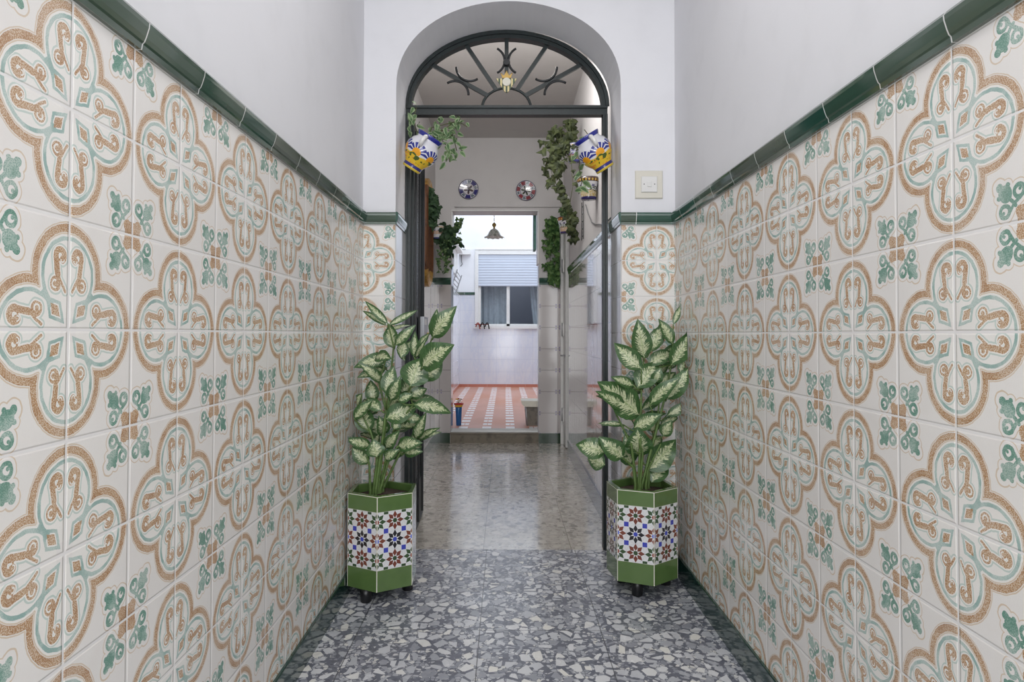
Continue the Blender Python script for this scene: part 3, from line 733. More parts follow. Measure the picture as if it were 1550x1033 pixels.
def potted(px, py, Rh, th, zt, zb, leaves, stems, feet, label, seed):
    t = thing('potted_dieffenbachia', (px, py, 0), label, 'potted plant', 'tiled planters with dieffenbachia')
    H = zt-zb
    ang = [th+k*pi/3 for k in range(6)]
    P = [(Rh*sin(a), -Rh*cos(a)) for a in ang]; s_ = Rh
    mb = MB()
    for k in range(6):
        a, b = P[k], P[(k+1) % 6]
        mb.add([(*a, zb), (*b, zb), (*b, zt), (*a, zt)], [(0, 1, 2, 3)], uvs=[(-.0915, 0), (.0915, 0), (.0915, .4525), (-.0915, .4525)])
    mb.add([(*p, zb) for p in P], [(5, 4, 3, 2, 1, 0)], uvs=[(0, .02)]*6)
    pl = mb.build('planter', M['planter_tiles'], t)
    mb = MB(); ri = .86
    vv = [(x*k, y*k, z) for k, z in ((1.0, zt), (.99, zt+.003), (ri+.01, zt+.003), (ri, zt-.004), (ri-.01, zt-.10)) for x, y in P]
    mb.add(vv, [(j*6+i, j*6+(i+1) % 6, j*6+6+(i+1) % 6, j*6+6+i) for j in range(4) for i in range(6)])
    mb.build('rim', M['planter_rim'], pl)
    for a, r in feet:
        MB().lathe([(.024, 0), (.027, .004), (.028, zb*.6), (.030, zb)], 16, (r*sin(a), -r*cos(a), 0)).build('foot', M['black_plastic'], pl)
    mb = MB(); ns = 12
    vv = [(0, 0, zt-.022)]+[(x*k, y*k, zt-.026-.012*k+random.Random(i+seed).uniform(-.006, .006)) for k in (.4, .835) for i, (x, y) in enumerate(P)]
    ff = [(0, 1+i, 1+(i+1) % 6) for i in range(6)]+[(1+i, 7+i, 7+(i+1) % 6, 1+(i+1) % 6) for i in range(6)]
    mb.add(vv, ff).build('soil', M['soil'], t)
    mb = MB()
    for pth in stems:
        q = [(pth[0][0], pth[0][1], zt-.045)]+[p for p in pth]
        # round the path
        pts = []
        for i in range(len(q)-1):
            for k in range(3):
                f = k/3; pts.append(tuple(q[i][j]*(1-f)+q[i+1][j]*f for j in range(3)))
        pts.append(q[-1]); n = len(pts)
        mb.tube(pts, [.0095*(1-.62*i/(n-1)) for i in range(n)], 7)
    # leaf stalks from the nearest stem point below each leaf base
    allp = [p for pth in stems for p in pth]
    for L_ in leaves:
        b = Vector(L_[:3]); c = min((Vector(p) for p in allp if p[2] < b.z+.02), key=lambda p: (p-b).length, default=None)
        if c is not None and (c-b).length > .012:
            mid = (c+b)/2+Vector((0, 0, -.012)); mb.tube([c, mid, b], [.0045, .004, .003], 6)
    mb.build('stems', M['stem_green'], t)
    leafy(leaves, px, seed).build('foliage', M['dieffenbachia_leaf'], t)
    return t
potted(-.617, 3.346, .183, .035, .516, .064, LEAF_L, STEM_L, [(radians(-24), .138), (radians(102), .125), (radians(225), .12)],
       'dieffenbachia in a hexagonal green and mosaic tiled planter against the left wall', 3)
potted(.699, 3.407, .181, .139, .528, .077, LEAF_R, STEM_R, [(radians(-24), .10), (radians(112), .145), (radians(225), .12)],
       'dieffenbachia in a hexagonal green and mosaic tiled planter beneath the light switch', 8)

# ------------------------------------------------------------------ the hall beyond
def hall_wall(nm, x0, x1, y0, y1, z0=0): return struct(MB().box(x0, x1, y0, y1, z0, 3.66).build(nm, M['hall_plaster']))
w = hall_wall('wall_hall_left', HL-.12, HL, YF, YE)
MB().box(HL, HL+.006, YF, YE, .0, 1.89).build('tile_wainscot', M['hall_tile'], w)
def prof(z0, z1, d): return [(0, z0), (d*.5, z0), (d*.6, z0+(z1-z0)*.25), (d, z0+(z1-z0)*.6), (d*.9, z1-.004), (d*.5, z1), (0, z1)]
MB().prism(prof(1.885, 1.965, .022), YF, YE, lambda u, v, w_: (HL+u, w_, v)).build('tile_cornice', M['cornice_hall'], w)
b = MB().box(HL+.006, HL+.016, YF+.1, YE, 0, .115).build('baseboard_hall', M['baseboard_tile']); struct(b)
w = hall_wall('wall_hall_right', HR, HR+.16, YF, 7.14)
MB().box(HR-.006, HR, YF, 7.14, .0, 1.96).build('tile_wainscot', M['hall_tile'], w)
MB().prism(prof(1.945, 2.02, .022), YF, 7.14, lambda u, v, w_: (HR-u, w_, v)).build('tile_cornice', M['cornice_hall'], w)
b = MB().box(HR-.018, HR-.006, YF+.02, 7.14, 0, .15).build('baseboard_hall', M['plinth_tile']); struct(b)
# side door in the right wall, seen on edge
w = struct(MB().box(HR, HR+.16, 7.14, YE, 2.80, 3.66).build('wall_above_side_door', M['hall_plaster']))
struct(MB().box(HR+.16, HR+.26, 7.0, YE+.1, 0, 3.66).build('wall_behind_side_door', M['recess_shade']))
dr = thing('side_door', (HR, 7.30, 0), 'narrow white door standing at the far end of the right hall wall', 'door')
MB().box(-.006, .034, .20, .50, .01, 2.74).build('door_leaf', M['white_paint'], dr)
for z in (.35, 1.35, 2.1):
    h = MB().box(-.016, -.006, .43, .50, z-.075, z+.075).build('hinge', M['white_paint'], dr)
    MB().tube([(-.018, .495, z-.078), (-.018, .495, z+.078)], .009, 8).build('hinge_pin', M['grey_metal'], h)
MB().tube([(-.006, .25, 1.05), (-.05, .25, 1.05), (-.05, .34, 1.05)], .009, 8).build('door_handle', M['grey_metal'], dr)
mb = MB().box(HR-.036, HR+.03, YE-.055, YE-.006, 0, 2.80); mb.box(HR-.020, HR+.03, 7.14, YE-.055, 2.755, 2.80)
struct(mb.build('trim_side_door', M['white_paint']))

# far wall with the opening to the patio
OL, OR, OZ = -.652, .397, 2.782
mb = MB().box(HL-.12, OL, YE, YE+.30, 0, 3.66); mb.box(OR, HR+.26, YE, YE+.30, 0, 3.66); mb.box(OL, OR, YE, YE+.30, OZ, 3.66)
mb.box(OL+.045, HR-.02, YE-.028, YE, OZ+.03, 2.877)
w = struct(mb.build('wall_hall_far', M['hall_plaster']))
for x0, x1 in ((HL+.006, OL), (OR, HR)):
    MB().box(x0, x1, YE-.006, YE, .0, 1.89).build('tile_wainscot', M['far_tile'], w)
    MB().prism(prof(1.885, 1.968, .024), x0, x1-.002, lambda u, v, w_: (w_, YE-u, v)).build('tile_cornice', M['cornice_far'], w)
    b = MB().box(x0, x1-.004, YE-.016, YE-.006, 0, .118).build('baseboard_hall', M['baseboard_tile_far']); struct(b)
for x0, x1 in ((OL-.001, OL+.006), (OR-.006, OR+.001)):
    MB().box(x0, x1, YE, YE+.30, ZP-.01, 2.14).build('reveal_tiles', M['reveal_far_tile'], w)
mb = MB().box(OL, OR, YE-.012, YE+.32, 0, ZP-.02); mb.box(OL-.004, OR+.004, YE-.022, YE+.05, ZP-.022, ZP-.008)
s_ = struct(mb.build('trim_threshold', M['threshold_stone']))
mb = MB().box(OL+.006, OR-.006, YE+.05, YE+.30, ZP-.022, ZP-.004)
for k in range(4): mb.box(OL+.006, OR-.006, YE+.07+k*.06, YE+.08+k*.06, ZP-.004, ZP+.006)
mb.build('door_track', M['aluminium'], s_)
mb = MB().box(OL, OR, YE+.001, YE+.30, OZ-.012, OZ); mb.box(OL+.0, OL+.014, YE+.02, YE+.30, 2.14, OZ); mb.box(OR-.014, OR, YE+.02, YE+.30, 2.14, OZ)
struct(mb.build('trim_opening', M['white_paint']))

# ------------------------------------------------------------------ painted plates over the opening
for (x, z, mat, lab) in ((-.443, 3.028, 'plate_blue', 'round painted wall plate with a blue rim, high above the patio opening'), (.242, 3.012, 'plate_red', 'round painted wall plate with a red rim, high above the patio opening')):
    mb = MB().lathe([(.055, .001), (.070, .006), (.118, .020), (.120, .023), (.112, .022), (.068, .012), (0.0, .010)], 40)
    mb.v = [(a, -c, b) for a, b, c in mb.v]; mb.f = [f for f in mb.f]
    o = mb.build('wall_plate', M[mat]); o.location = (x, YE, z); tag(o, lab, 'plate', 'painted plates on the hall wall')

# ------------------------------------------------------------------ wall pots, jugs and their greenery
def clampx(o_mb, W, wall, sg):
    """flatten the side of a pot that sits against a wall: world x is kept on the room side of the wall"""
    Wi = W.inverted(); out = []
    for v in o_mb.v:
        p = W @ Vector(v)
        if sg*(p.x-wall) < .0015: p.x = wall+sg*.0015
        out.append(tuple(Wi @ p))
    o_mb.v = out
def jug(x, y, z, wall, sg, label, seed, paths):
    t = thing('wall_jug', (x, y, z), label, 'wall jug', 'painted jugs in the archway')
    W = Matrix.Translation((x, y, z)) @ Matrix.Rotation(sg*radians(33), 4, 'Y') @ Matrix.Rotation(radians(8), 4, 'X')
    prof_ = [(.0, .0), (.054, 0), (.058, .012), (.056, .022), (.062, .040), (.084, .070), (.099, .108), (.099, .140), (.086, .170), (.070, .187), (.069, .195), (.078, .212), (.080, .222), (.074, .223), (.062, .198), (.060, .185), (.07, .16), (.0, .15)]
    mb = MB().lathe(prof_, 36); clampx(mb, W, wall, sg)
    b = mb.build('jug_body', M['jug_glaze'], t); b.matrix_parent_inverse = Matrix(); b.matrix_basis = Matrix.Translation((-x, -y, -z)) @ W
    # handle faces the viewer, from below the rim to the shoulder
    hp = [(.0, -.072, .205), (.0, -.098, .200), (.0, -.116, .180), (.0, -.112, .158), (.0, -.094, .142)]
    h = MB().tube(hp, [.012, .013, .013, .012, .011], 10).build('handle', M['glazed_white'], b)
    rng = random.Random(seed); mb, st = MB(), MB()
    mouth = Vector((x, y, z))+(W.to_3x3() @ Vector((0, 0, .19)))-Vector((x, y, z))*0
    o0 = mouth-Vector((x, y, z))
    for pth, n, size in paths:
        pts = [o0]+[Vector(p)-Vector((x, y, z)) for p in pth]
        st.tube(pts, .0028, 5)
        for k in range(n):
            f = rng.uniform(.12, 1.0)*(len(pts)-1); i = min(int(f), len(pts)-2); p = pts[i].lerp(pts[i+1], f-i)
            p = p+Vector((rng.gauss(0, .016), rng.gauss(0, .02), rng.gauss(0, .016)))
            d = Vector((rng.gauss(0, .7), rng.gauss(0, .5), rng.gauss(-.5, .6)))
            mb.leaf(p, p+d.normalized()*size*rng.uniform(.8, 1.3), size*.62, (rng.gauss(0, .5), -1, rng.gauss(.3, .4)), .15, .2, 'oval', 4)
    st.build('stems', M['ivy_stem'], t); mb.build('foliage', M['pothos_pale'], t)
jug(-.556, 3.84, 2.262, AL, 1, 'painted blue, white and yellow jug with pale trailing leaves on the left of the archway', 11,
    [([(-.53, 3.88, 2.50), (-.545, 3.88, 2.58), (-.53, 3.88, 2.64)], 22, .045), ([(-.44, 3.88, 2.52), (-.36, 3.88, 2.54), (-.28, 3.88, 2.56)], 26, .042), ([(-.40, 3.86, 2.47), (-.345, 3.86, 2.40), (-.33, 3.86, 2.31)], 34, .045), ([(-.32, 3.9, 2.55), (-.26, 3.9, 2.55), (-.23, 3.9, 2.53)], 8, .034), ([(-.38, 3.86, 2.50), (-.31, 3.88, 2.47), (-.29, 3.87, 2.38)], 34, .045)])
jug(.584, 3.84, 2.262, AR, -1, 'painted blue, white and yellow jug on the right of the archway beside the light switch', 12,
    [([(.50, 3.90, 2.47), (.47, 3.92, 2.52)], 12, .045), ([(.45, 3.93, 2.40), (.44, 3.95, 2.30), (.46, 3.95, 2.22), (.44, 3.95, 2.14)], 9, .06)])

def wall_pot(x, y, z, wall, sg, h, rt, rb, mat, label, foliage, seed, name='wall_pot', group='painted pots on the hall walls', soil=True):
    t = thing(name, (x, y, z), label, 'wall pot', group)
    k = h
    pf = [(0, 0), (rb/k, 0), (rb/k*1.05, .05), (rb/k*.6+rt/k*.4, .45), (rt/k*.98, .80), (rt/k*1.04, .84), (rt/k*1.04, 1.0), (rt/k*.9, 1.0), (rt/k*.85, .85), (0, .8)]
    mb = MB().lathe(pf, 28)
    W = Matrix.Translation((x, y, z)) @ Matrix.Scale(k, 4); clampx(mb, W, wall, sg)
    b = mb.build('pot_body', M[mat], t); b.scale = (k, k, k)
    if foliage: greenery(t, (x, y, z), foliage, seed, Vector((0, 0, h*.8)))
    return t
def greenery(t, org, spec, seed, root):
    """spec: (leaf material, stem material, [(path, leaves, size, spread)], lobed)"""
    rng = random.Random(seed); lm, paths, lobed = spec; mb, st = MB(), MB(); O = Vector(org)
    for pth, n, size, spr in paths:
        pts = ([root] if root is not None else [])+[Vector(p)-O for p in pth]
        if len(pts) > 1: st.tube(pts, .003, 5)
        for k in range(n):
            f = rng.uniform(.02, 1.0)*(len(pts)-1); i = min(int(f), len(pts)-2); p = pts[i].lerp(pts[i+1], f-i)
            p = p+Vector((rng.gauss(0, spr), rng.gauss(0, spr), rng.gauss(0, spr*.8)))
            wx = O.x+p.x
            wx = min(max(wx, HL+.03), HR-.075); p.x = wx-O.x
            if O.y+p.y > YE-.04: p.y = YE-.04-O.y
            mb.ivy(p, (rng.gauss(0, .55), rng.gauss(0, .35), -1+rng.gauss(0, .45)), (rng.gauss(0, .6), -1, rng.gauss(.35, .4)), size*rng.uniform(.7, 1.3), lobed)
    lo = O.x
    for q in (mb, st):
        q.v = [(min(max(a, HL+.008-lo), HR-(.05 if O.y > 7.2 else .008)-lo), min(b, YE-.012-O.y), c) for a, b, c in (tuple(v) for v in q.v)]
    st.build('stems', M['ivy_stem'], t); mb.build('foliage', M[lm], t)

wall_pot(.62, 5.95, 2.855, HR, -1, .165, .068, .050, 'pot_blue', 'blue and white wall pot with dark ivy trailing far down, behind the right jug',
   ('ivy_dark', [([(.60, 5.92, 3.15), (.585, 5.92, 3.25)], 34, .065, .026), ([(.52, 5.9, 3.10), (.44, 5.9, 3.12), (.38, 5.9, 3.0)], 46, .068, .032),
                 ([(.50, 5.88, 3.05), (.42, 5.86, 2.92), (.40, 5.86, 2.78), (.44, 5.86, 2.62)], 40, .075, .030), ([(.40, 5.86, 2.9), (.35, 5.86, 2.80)], 6, .10, .03), ([(.40, 5.86, 2.66), (.37, 5.86, 2.60)], 4, .07, .02),
                 ([(.50, 5.88, 3.0), (.47, 5.86, 2.75), (.49, 5.86, 2.55), (.55, 5.86, 2.42), (.58, 5.86, 2.30), (.60, 5.86, 2.17)], 62, .070, .024),
                 ([(.58, 5.86, 2.9), (.60, 5.86, 2.62), (.57, 5.86, 2.45)], 10, .06, .03)], True), 21)
wall_pot(.625, 4.95, 2.31, HR, -1, .160, .085, .055, 'pot_landscape', 'painted wall pot with a dark rim and landscape, below the right jug', None, 22)
wall_pot(.625, 6.80, 2.335, HR, -1, .165, .086, .058, 'pot_terracotta_rim', 'painted wall pot with a terracotta rim, nearest the white side door',
   ('ivy_mid', [([(.63, 6.78, 2.60), (.62, 6.78, 2.66)], 10, .055, .03), ([(.60, 6.78, 2.56), (.59, 6.78, 2.60)], 8, .05, .02)], True), 23)
wall_pot(HL+.075, 7.40, 2.365, HL, 1, .15, .075, .045, 'pot_orange', 'white and orange wall pot with bushy dark foliage on the left hall wall',
   ('ivy_deep', [([(-.72, 7.42, 2.50), (-.62, 7.45, 2.46)], 80, .072, .04), ([(-.67, 7.45, 2.36), (-.65, 7.45, 2.22)], 90, .07, .04), ([(-.60, 7.5, 2.48), (-.53, 7.5, 2.55)], 30, .05, .025), ([(-.59, 7.5, 2.4), (-.56, 7.5, 2.32)], 26, .05, .028)], False), 24)
t = thing('hanging_ivy', (-.72, 7.42, 2.34), 'mid green sprigs trailing down under the white and orange pot', 'trailing plant')
greenery(t, (-.72, 7.42, 2.34), ('ivy_mid', [([(-.70, 7.42, 2.38), (-.73, 7.42, 2.2), (-.76, 7.42, 1.98)], 44, .048, .02), ([(-.66, 7.42, 2.40), (-.68, 7.42, 2.2), (-.66, 7.42, 2.05)], 40, .048, .02), ([(-.58, 7.46, 2.50), (-.52, 7.46, 2.58), (-.50, 7.46, 2.60)], 34, .05, .02), ([(-.56, 7.46, 2.42), (-.53, 7.46, 2.32)], 22, .045, .02)], True), 25, Vector((0, .02, .06)))
t = thing('hanging_plant', (-.80, 6.75, 2.78), 'dark broad-leaved plant hanging over the gilt mirror on the left hall wall', 'hanging plant')
greenery(t, (-.80, 6.75, 2.78), ('ivy_deep', [([(-.80, 6.75, 2.76), (-.77, 6.75, 2.66), (-.755, 6.75, 2.42)], 110, .075, .024), ([(-.76, 6.75, 2.70), (-.725, 6.75, 2.58)], 26, .07, .020)], True), 26, Vector((0, 0, 0)))
MB().box(-.045, .0, -.02, .02, -.012, .0).build('bracket', M['dark_iron'], t)
t = thing('hanging_plant', (.575, YE-.06, 2.62), 'long bright green trailing plant on the right of the patio opening', 'hanging plant')
greenery(t, (.575, YE-.06, 2.62), ('ivy_green', [([(.54, 7.78, 2.62), (.51, 7.78, 2.45), (.53, 7.78, 2.15), (.56, 7.78, 1.95)], 95, .062, .032), ([(.60, 7.78, 2.62), (.62, 7.78, 2.45), (.64, 7.78, 2.15), (.62, 7.78, 1.92)], 105, .062, .030), ([(.50, 7.78, 2.60), (.60, 7.78, 2.64)], 26, .06, .03), ([(.57, 7.78, 2.5), (.58, 7.78, 2.2), (.59, 7.78, 2.0)], 60, .06, .035)], True), 27, Vector((0, 0, .01)))
mb = MB().box(-.06, .06, 0, .06, -.05, -.03); mb.build('bracket', M['dark_iron'], t)
# thin cable and a small wire trellis on the right hall wall
o = MB().tube([(HR-.008, 5.60, 2.40), (HR-.008, 5.45, 2.30), (HR-.008, 5.2, 2.18), (HR-.008, 5.0, 2.13), (HR-.008, 4.8, 2.10), (HR-.008, 4.6, 2.06), (HR-.008, 4.2, 2.05)], .005, 6).build('cable', M['cable_grey']); tag(o, 'thin grey cable drooping along the right hall wall', 'cable')
t = thing('wire_trellis', (HR-.012, 5.75, 2.25), 'small black wire ladder trellis under the trailing ivy on the right hall wall', 'trellis')
for y in (0, .11): MB().tube([(0, y, -.12), (0, y, .22)], .0035, 6).build('upright', M['dark_iron'], t)
for k in range(5): MB().tube([(0, -.015, -.09+k*.065), (0, .125, -.09+k*.065)], .003, 6).build('rung', M['dark_iron'], t)

# gilt-framed mirror on the left hall wall (arched ends)
t = thing('wall_mirror', (HL, 6.92, 2.36), 'tall rounded wall mirror in a brown and gilt frame on the left hall wall', 'mirror')
def stad(w, h, n=14):
    r = w/2; p = [(r*cos(a), h/2-r+r*sin(a)) for a in [pi*i/n for i in range(n+1)]]
    return p+[(r*cos(a), -h/2+r+r*sin(a)) for a in [pi+pi*i/n for i in range(n+1)]]
out, inn = stad(.56, 1.14), stad(.42, 1.0); n = len(out)
mb = MB(); dd = ((out, .002), (out, .045), (stad(.50, 1.08), .060), (inn, .03))
vv = [(d, u, v) for P_, d in dd for u, v in P_]
mb.add(vv, [(j*n+i, j*n+(i+1) % n, j*n+n+(i+1) % n, j*n+n+i) for j in range(3) for i in range(n)])
mb.cur = 0
f_ = mb.build('mirror_frame', [M['walnut'], M['gilt']], t)
for p in f_.data.polygons:
    c = p.center
    if c.z < -.40 or c.z > .46: p.material_index = 1
MB().add([(.03, u, v) for u, v in inn], [tuple(range(n))]).build('mirror_glass', M['mirror_glass'], t)

# ------------------------------------------------------------------ the patio
PL, PR = -1.02, 1.7
struct(MB().box(PL-.1, PR+.1, YE+.30, YB+.1, ZP-.1, ZP).build('floor_patio', M['patio_floor']))
w = struct(MB().box(PL-.15, PL, YE+.30, YB, 0, 4.6).build('wall_patio_left', M['patio_plaster']))
MB().box(PL, PL+.006, YE+.30, YB, ZP, 2.15).build('tile_wainscot', M['patio_tile_side'], w)
MB().box(PL, PL+.014, YE+.30, YB, 2.15, 2.21).build('tile_cornice', M['cornice_hall'], w)
struct(MB().box(PL+.006, PL+.016, YE+.30, YB, ZP, ZP+.06).build('baseboard_patio_left', M['red_skirting_side']))
struct(MB().box(PR, PR+.15, YE+.30, YB, 0, 4.6).build('wall_patio_right', M['patio_plaster']))
WX0, WX1, WZ0, WZ1 = -.632, .98, 1.455, 3.145
mb = MB().box(PL-.15, WX0, YB, YB+.2, 0, 4.6); mb.box(WX1, PR+.15, YB, YB+.2, 0, 4.6); mb.box(WX0, WX1, YB, YB+.2, 0, WZ0); mb.box(WX0, WX1, YB, YB+.2, WZ1, 4.6)
w = struct(mb.build('wall_patio_far', M['patio_plaster']))
mb = MB().box(PL, WX0-.03, YB-.006, YB, ZP, 2.15); mb.box(WX0-.03, PR, YB-.006, YB, ZP, WZ0-.03)
mb.build('tile_wainscot', M['patio_tile'], w)
MB().box(PL, WX0-.03, YB-.016, YB, 2.15, 2.21).build('tile_cornice', M['cornice_far'], w)
struct(MB().box(PL+.006, PR, YB-.018, YB-.006, ZP, ZP+.06).build('baseboard_patio_far', M['red_skirting']))
struct(MB().box(PL-.15, PR+.15, YE+.30, 10.2, 3.35, 3.5).build('ceiling_patio', M['patio_plaster']))
# window with a half-lowered roller shutter
wn = struct(thing('window_1', (0, YB, 0), 'white window with a half-lowered roller shutter in the patio wall', 'window'))
mb = MB().box(WX0-.04, WX0+.035, -.025, .06, WZ0, WZ1); mb.box(WX1-.04, WX1, -.02, .06, WZ0, WZ1); mb.box(WX0, WX1, -.02, .06, WZ1-.10, WZ1)
mb.box(WX0-.04, WX1, -.035, .06, WZ1, WZ1+.02)
mb.build('window_frame', M['white_paint'], wn)
MB().box(WX0-.06, WX1+.04, -.06, .06, WZ0-.045, WZ0+.012).build('window_sill', M['white_paint'], wn)
mb = MB(); z = 2.345; k = 0
while z < WZ1-.10:
    mb.prism([(0, 0), (-.010, .006), (-.013, .028), (-.010, .050), (0, .056)], WX0+.035, WX1-.04, lambda u, v, w_: (w_, .02+u, z+v)); z += .0575
mb.box(WX0+.035, WX1-.04, .015, .03, 2.345, WZ1-.1)
mb.build('roller_shutter', M['shutter_slats'], wn)
for x0, x1 in ((WX0+.035, .08), (.04, WX1-.04)):
    y = .055 if x0 < 0 else .075
    mb = MB().box(x0, x0+.055, y, y+.025, WZ0+.012, 2.40); mb.box(x1-.055, x1, y, y+.025, WZ0+.012, 2.40); mb.box(x0, x1, y, y+.025, WZ0+.012, WZ0+.06); mb.box(x0, x1, y, y+.025, 2.35, 2.40)
    s_ = mb.build('sash', M['white_paint'], wn)
    MB().box(x0+.055, x1-.055, y+.009, y+.014, WZ0+.06, 2.35).build('glass', M['window_glass'], s_)
def drape(x0, x1, z0, z1, y, amp, n, lean, label):
    mb = MB(); N = 60
    vv = []
    for j in range(9):
        f = j/8; z = z1+(z0-z1)*f
        for i in range(N+1):
            u = i/N; x = x0+(x1-x0)*u+lean*f*(1-u)
            vv.append((x, y+amp*sin(u*n*2*pi)*(.6+.4*f), z))
    mb.add(vv, [(j*(N+1)+i, j*(N+1)+i+1, (j+1)*(N+1)+i+1, (j+1)*(N+1)+i) for j in range(8) for i in range(N)], smooth=True)
    o = mb.build('curtain', M['curtain_cloth']); tag(o, label, 'curtain')
drape(WX0-.06, .05, WZ0-.2, 2.65, YB+.40, .03, 6, 0, 'white curtain drawn across the left half of the patio window')
drape(.50, WX1+.1, WZ0-.2, 2.65, YB+.40, .03, 4, .16, 'white curtain gathered at the right edge of the patio window')
mb = MB().box(WX0-.4, WX1+.4, YB+2.0, YB+2.1, .4, 3.6); mb.box(WX0-.5, WX0-.4, YB+.2, YB+2.1, .4, 3.6); mb.box(WX1+.4, WX1+.5, YB+.2, YB+2.1, .4, 3.6); mb.box(WX0-.5, WX1+.5, YB+.2, YB+2.1, .3, .4); mb.box(WX0-.5, WX1+.5, YB+.2, YB+2.1, 3.6, 3.7)
struct(mb.build('wall_room_behind_window', M['room_dark']))

# pendant lamp hanging in the covered part of the patio
t = thing('pendant_lamp', (-.165, 9.5, 2.69), 'small pendant lamp with a flared painted glass shade hanging in the patio doorway', 'pendant lamp')
def scallop(r, z, th): return (r*(1+.035*sin(th*12)*max(0, (r-.09)/.05)), z-.006*sin(th*12)*max(0, (r-.10)/.04))
mb = MB().lathe([(.145, 0), (.118, .012), (.094, .038), (.074, .078), (.052, .108), (.030, .122), (.026, .122), (.048, .104), (.070, .074), (.090, .034), (.114, .008)], 72, wave=scallop)
mb.build('lamp_shade', M['lamp_shade'], t)
f_ = MB().lathe([(.010, .118), (.016, .13), (.012, .145), (.030, .172), (.030, .190), (.014, .208), (.008, .215)], 20).build('finial', M['brass'], t)
mb = MB()
for k in range(16):
    z = .215+k*.028
    pts = [(.008*cos(a), 0, z+.018+.017*sin(a)) if k % 2 else (0, .008*cos(a), z+.018+.017*sin(a)) for a in [2*pi*i/10 for i in range(10)]]
    mb.tube(pts, .003, 5, closed=True)
mb.build('chain', M['brass'], t)
mb = MB().lathe([(0, .655), (.04, .658), (.045, .662)], 16); mb.build('ceiling_rose', M['brass'], t)
MB().lathe([(.008, .06), (.024, .07), (.028, .085), (.018, .105), (.014, .118)], 16).build('bulb', M['glazed_white'], t)

# patio bits
t = thing('flower_vase', (-.593, 8.42, ZP), 'tall blue vase of flowers with a red and yellow rim on the patio floor', 'flower vase')
MB().lathe([(.030, 0), (.032, .005), (.040, .18), (.043, .245), (.036, .245), (.034, .2)], 20).build('vase', M['blue_vase'], t)
MB().lathe([(.043, .235), (.050, .24), (.052, .262), (.044, .264), (.040, .25)], 20).build('rim', M['yellow_glaze'], t)
MB().lathe([(.052, .262), (.062, .268), (.063, .284), (.050, .286), (.044, .266)], 20).build('rim', M['red_glaze'], t)
rng = random.Random(4); mb = MB(); m2 = MB(); m3 = MB()
for k in range(16):
    a, r = rng.uniform(0, 2*pi), rng.uniform(0, .042); c = Vector((r*cos(a), r*sin(a), .30+rng.uniform(-.01, .035)))
    q = (mb, mb, m2, m3)[k % 4]
    for j in range(6):
        b = 2*pi*j/6; d = Vector((cos(b), sin(b)*.6-.4, .5+.3*sin(b)))
        q.leaf(c, c+d.normalized()*.022, .014, (0, -1, .5), .1, .2, 'oval', 3)
mb.build('flowers', M['white_petal'], t); m2.build('flowers', M['red_glaze'], t); m3.build('flowers', M['yellow_glaze'], t)
MB().tube([(0, 0, .02), (0, 0, .31)], .006, 6).build('stems', M['stem_green'], t)

t = thing('low_stool', (.375, 8.55, ZP), 'low cream seat on a grey base on the patio floor, right of the opening', 'stool')
mb = MB(); prf = [(-.16, .0), (-.15, -.028), (-.125, -.046), (.19, -.05), (.20, -.02), (.20, .0)]
mb.prism([(x, z+.305) for x, z in [(-.175, .012), (-.165, -.03), (-.13, -.062), (.20, -.066), (.21, .0), (.205, .012)]], -.17, .17, lambda u, v, w_: (u, w_, v))
mb.build('seat', M['cream_plastic'], t)
mb = MB().prism([(-.105, .0), (.18, .0), (.20, .24), (-.125, .24)], -.14, .14, lambda u, v, w_: (u, w_, v)); mb.build('stool_body', M['stool_base'], t)
for x, y in ((-.115, -.15), (-.115, .15), (.18, -.15), (.18, .15)): MB().tube([(x+(.02 if x < 0 else 0), y, 0), (x, y, .24)], .009, 8).build('leg', M['grey_metal'], t)

t = thing('meter_box', (-.89, YB, 3.08), 'small white wall box with a cable below it beside the patio window', 'wall box')
MB().box(-.128, .125, -.16, 0, -.05, .055).build('box_body', M['white_paint'], t)
MB().box(-.125, .02, -.17, -.155, .05, .064).build('lid', M['grey_metal'], t)
MB().tube([(-.08, -.02, -.05), (-.08, -.02, -.2), (-.06, -.02, -.25), (-.10, -.02, -.30)], .009, 6).build('cable', M['cable_grey'], t)
t = thing('drying_rack', (PL, 12.4, 2.30), 'folded grey clothes drying rack on the left patio wall', 'drying rack')  # wall-mounted folding clothes rack
for k in range(5): MB().tube([(.06+.02*k, -.55, -.16+k*.07), (.05+.02*k, .75, -.16+k*.07)], .008, 6).build('rod', M['grey_metal'], t)
for y in (-.5, .7): MB().bar((.030, y, -.20), (.15, y, .16), .02, .02, (0, 1, 0)).build('side_arm', M['grey_metal'], t)
o = thing('wall_shelf', (PL, 12.6, 2.98), 'white shelf unit high on the left patio wall', 'shelf')
MB().box(.001, .14, -.8, 1.0, -.03, .03).build('board', M['white_paint'], o); MB().box(.001, .03, -.8, 1.0, -.5, -.03).build('back_panel', M['white_paint'], o)
t = thing('green_blind', (OR-.02, YE+.302, 2.35), 'narrow dark green folded blind hanging at the upper right of the patio opening', 'blind')
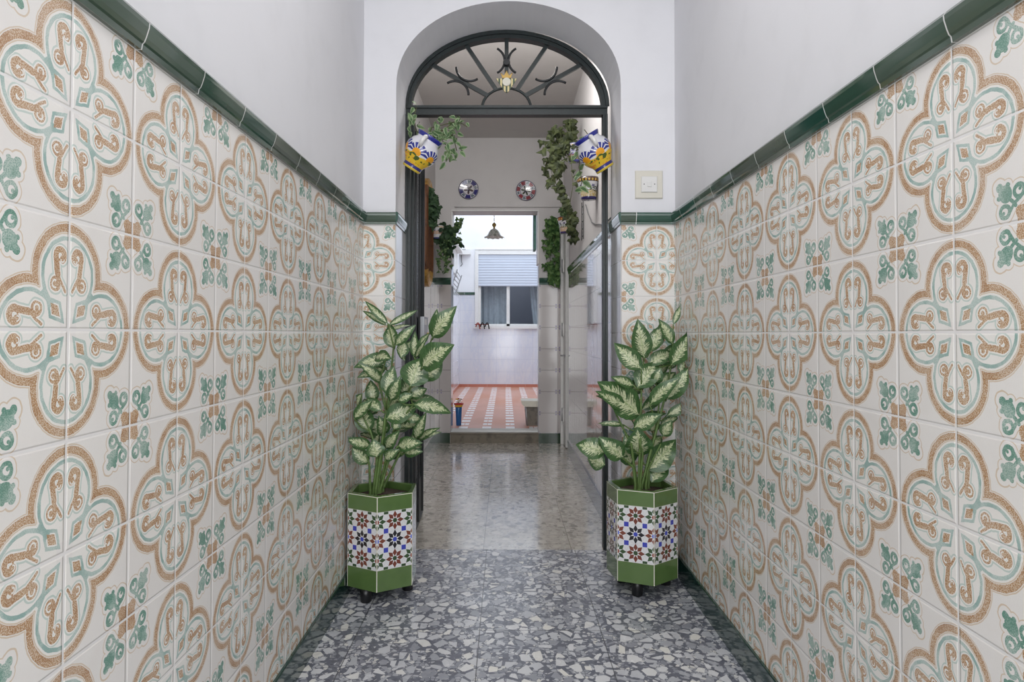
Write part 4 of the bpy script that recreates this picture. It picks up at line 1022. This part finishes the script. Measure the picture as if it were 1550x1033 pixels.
MB().box(-.028, .004, 0, .26, .0, .62).build('blind_cloth', M['green_canvas'], t)
MB().box(-.034, .010, 0, .27, .62, .66).build('head_rail', M['iron'], t)
t = thing('hook_rail', (-.5, YB, 1.47), 'row of three dark curved hooks below the left end of the patio window sill', 'hook rail')
MB().box(-.17, .13, -.075, -.061, .02, .04).build('rail', M['red_plastic'], t)
for k, x in enumerate((-.10, .0, .10)):
    MB().tube([(x-.045+.09*i/8, -.10-.02*sin(pi*i/8), -.02+.085*sin(pi*i/8)-(.05 if i == 8 else 0)) for i in range(9)], .013, 7).build('hook', M['black_plastic' if k else 'red_plastic'], t)

# ------------------------------------------------------------------ daylight and added fill lamps
wd = bpy.data.worlds.new('world'); scene.world = wd; wd.use_nodes = True
bg = wd.node_tree.nodes['Background']; bg.inputs[0].default_value = (.86, .93, 1.0, 1); bg.inputs[1].default_value = .75
def area(name, loc, rot_, sx, sy, power, col):
    l = bpy.data.lights.new(name, 'AREA'); l.shape = 'RECTANGLE'; l.size = sx; l.size_y = sy; l.energy = power; l.color = col
    o = bpy.data.objects.new(name, l); COL.objects.link(o); o.location = loc; o.rotation_euler = rot_
    return o
area('daylight_street_door', (.07, Y0+.05, 1.85), (radians(90), 0, 0), 1.66, 3.3, 82, (.975, .985, 1.0))
area('daylight_patio', (.35, 12.4, 4.55), (0, 0, 0), 2.4, 3.8, 72, (.86, .92, 1.0))
area('corridor_fill_light', (.07, 1.9, ZC-.03), (0, 0, 0), .6, .6, 15, (1.0, .985, .97))  # added fill to brighten the corridor, no fitting here
area('hall_top_fill', (-.05, 4.85, 3.62), (0, 0, 0), .6, .3, 14, (1.0, .985, .97))  # added fill for the dim hall, kept out of view above the arch
area('hall_up_fill', (.0, YF+.08, 3.38), (radians(112), 0, 0), .7, .12, 19, (1.0, .985, .97))  # added uplight hidden behind the arch crown, lifts the hall ceiling
area('window_room_fill', (.2, YB+1.2, 3.5), (0, 0, 0), .5, .5, 7, (.95, .97, 1.0))  # added fill so the window pane does not read black
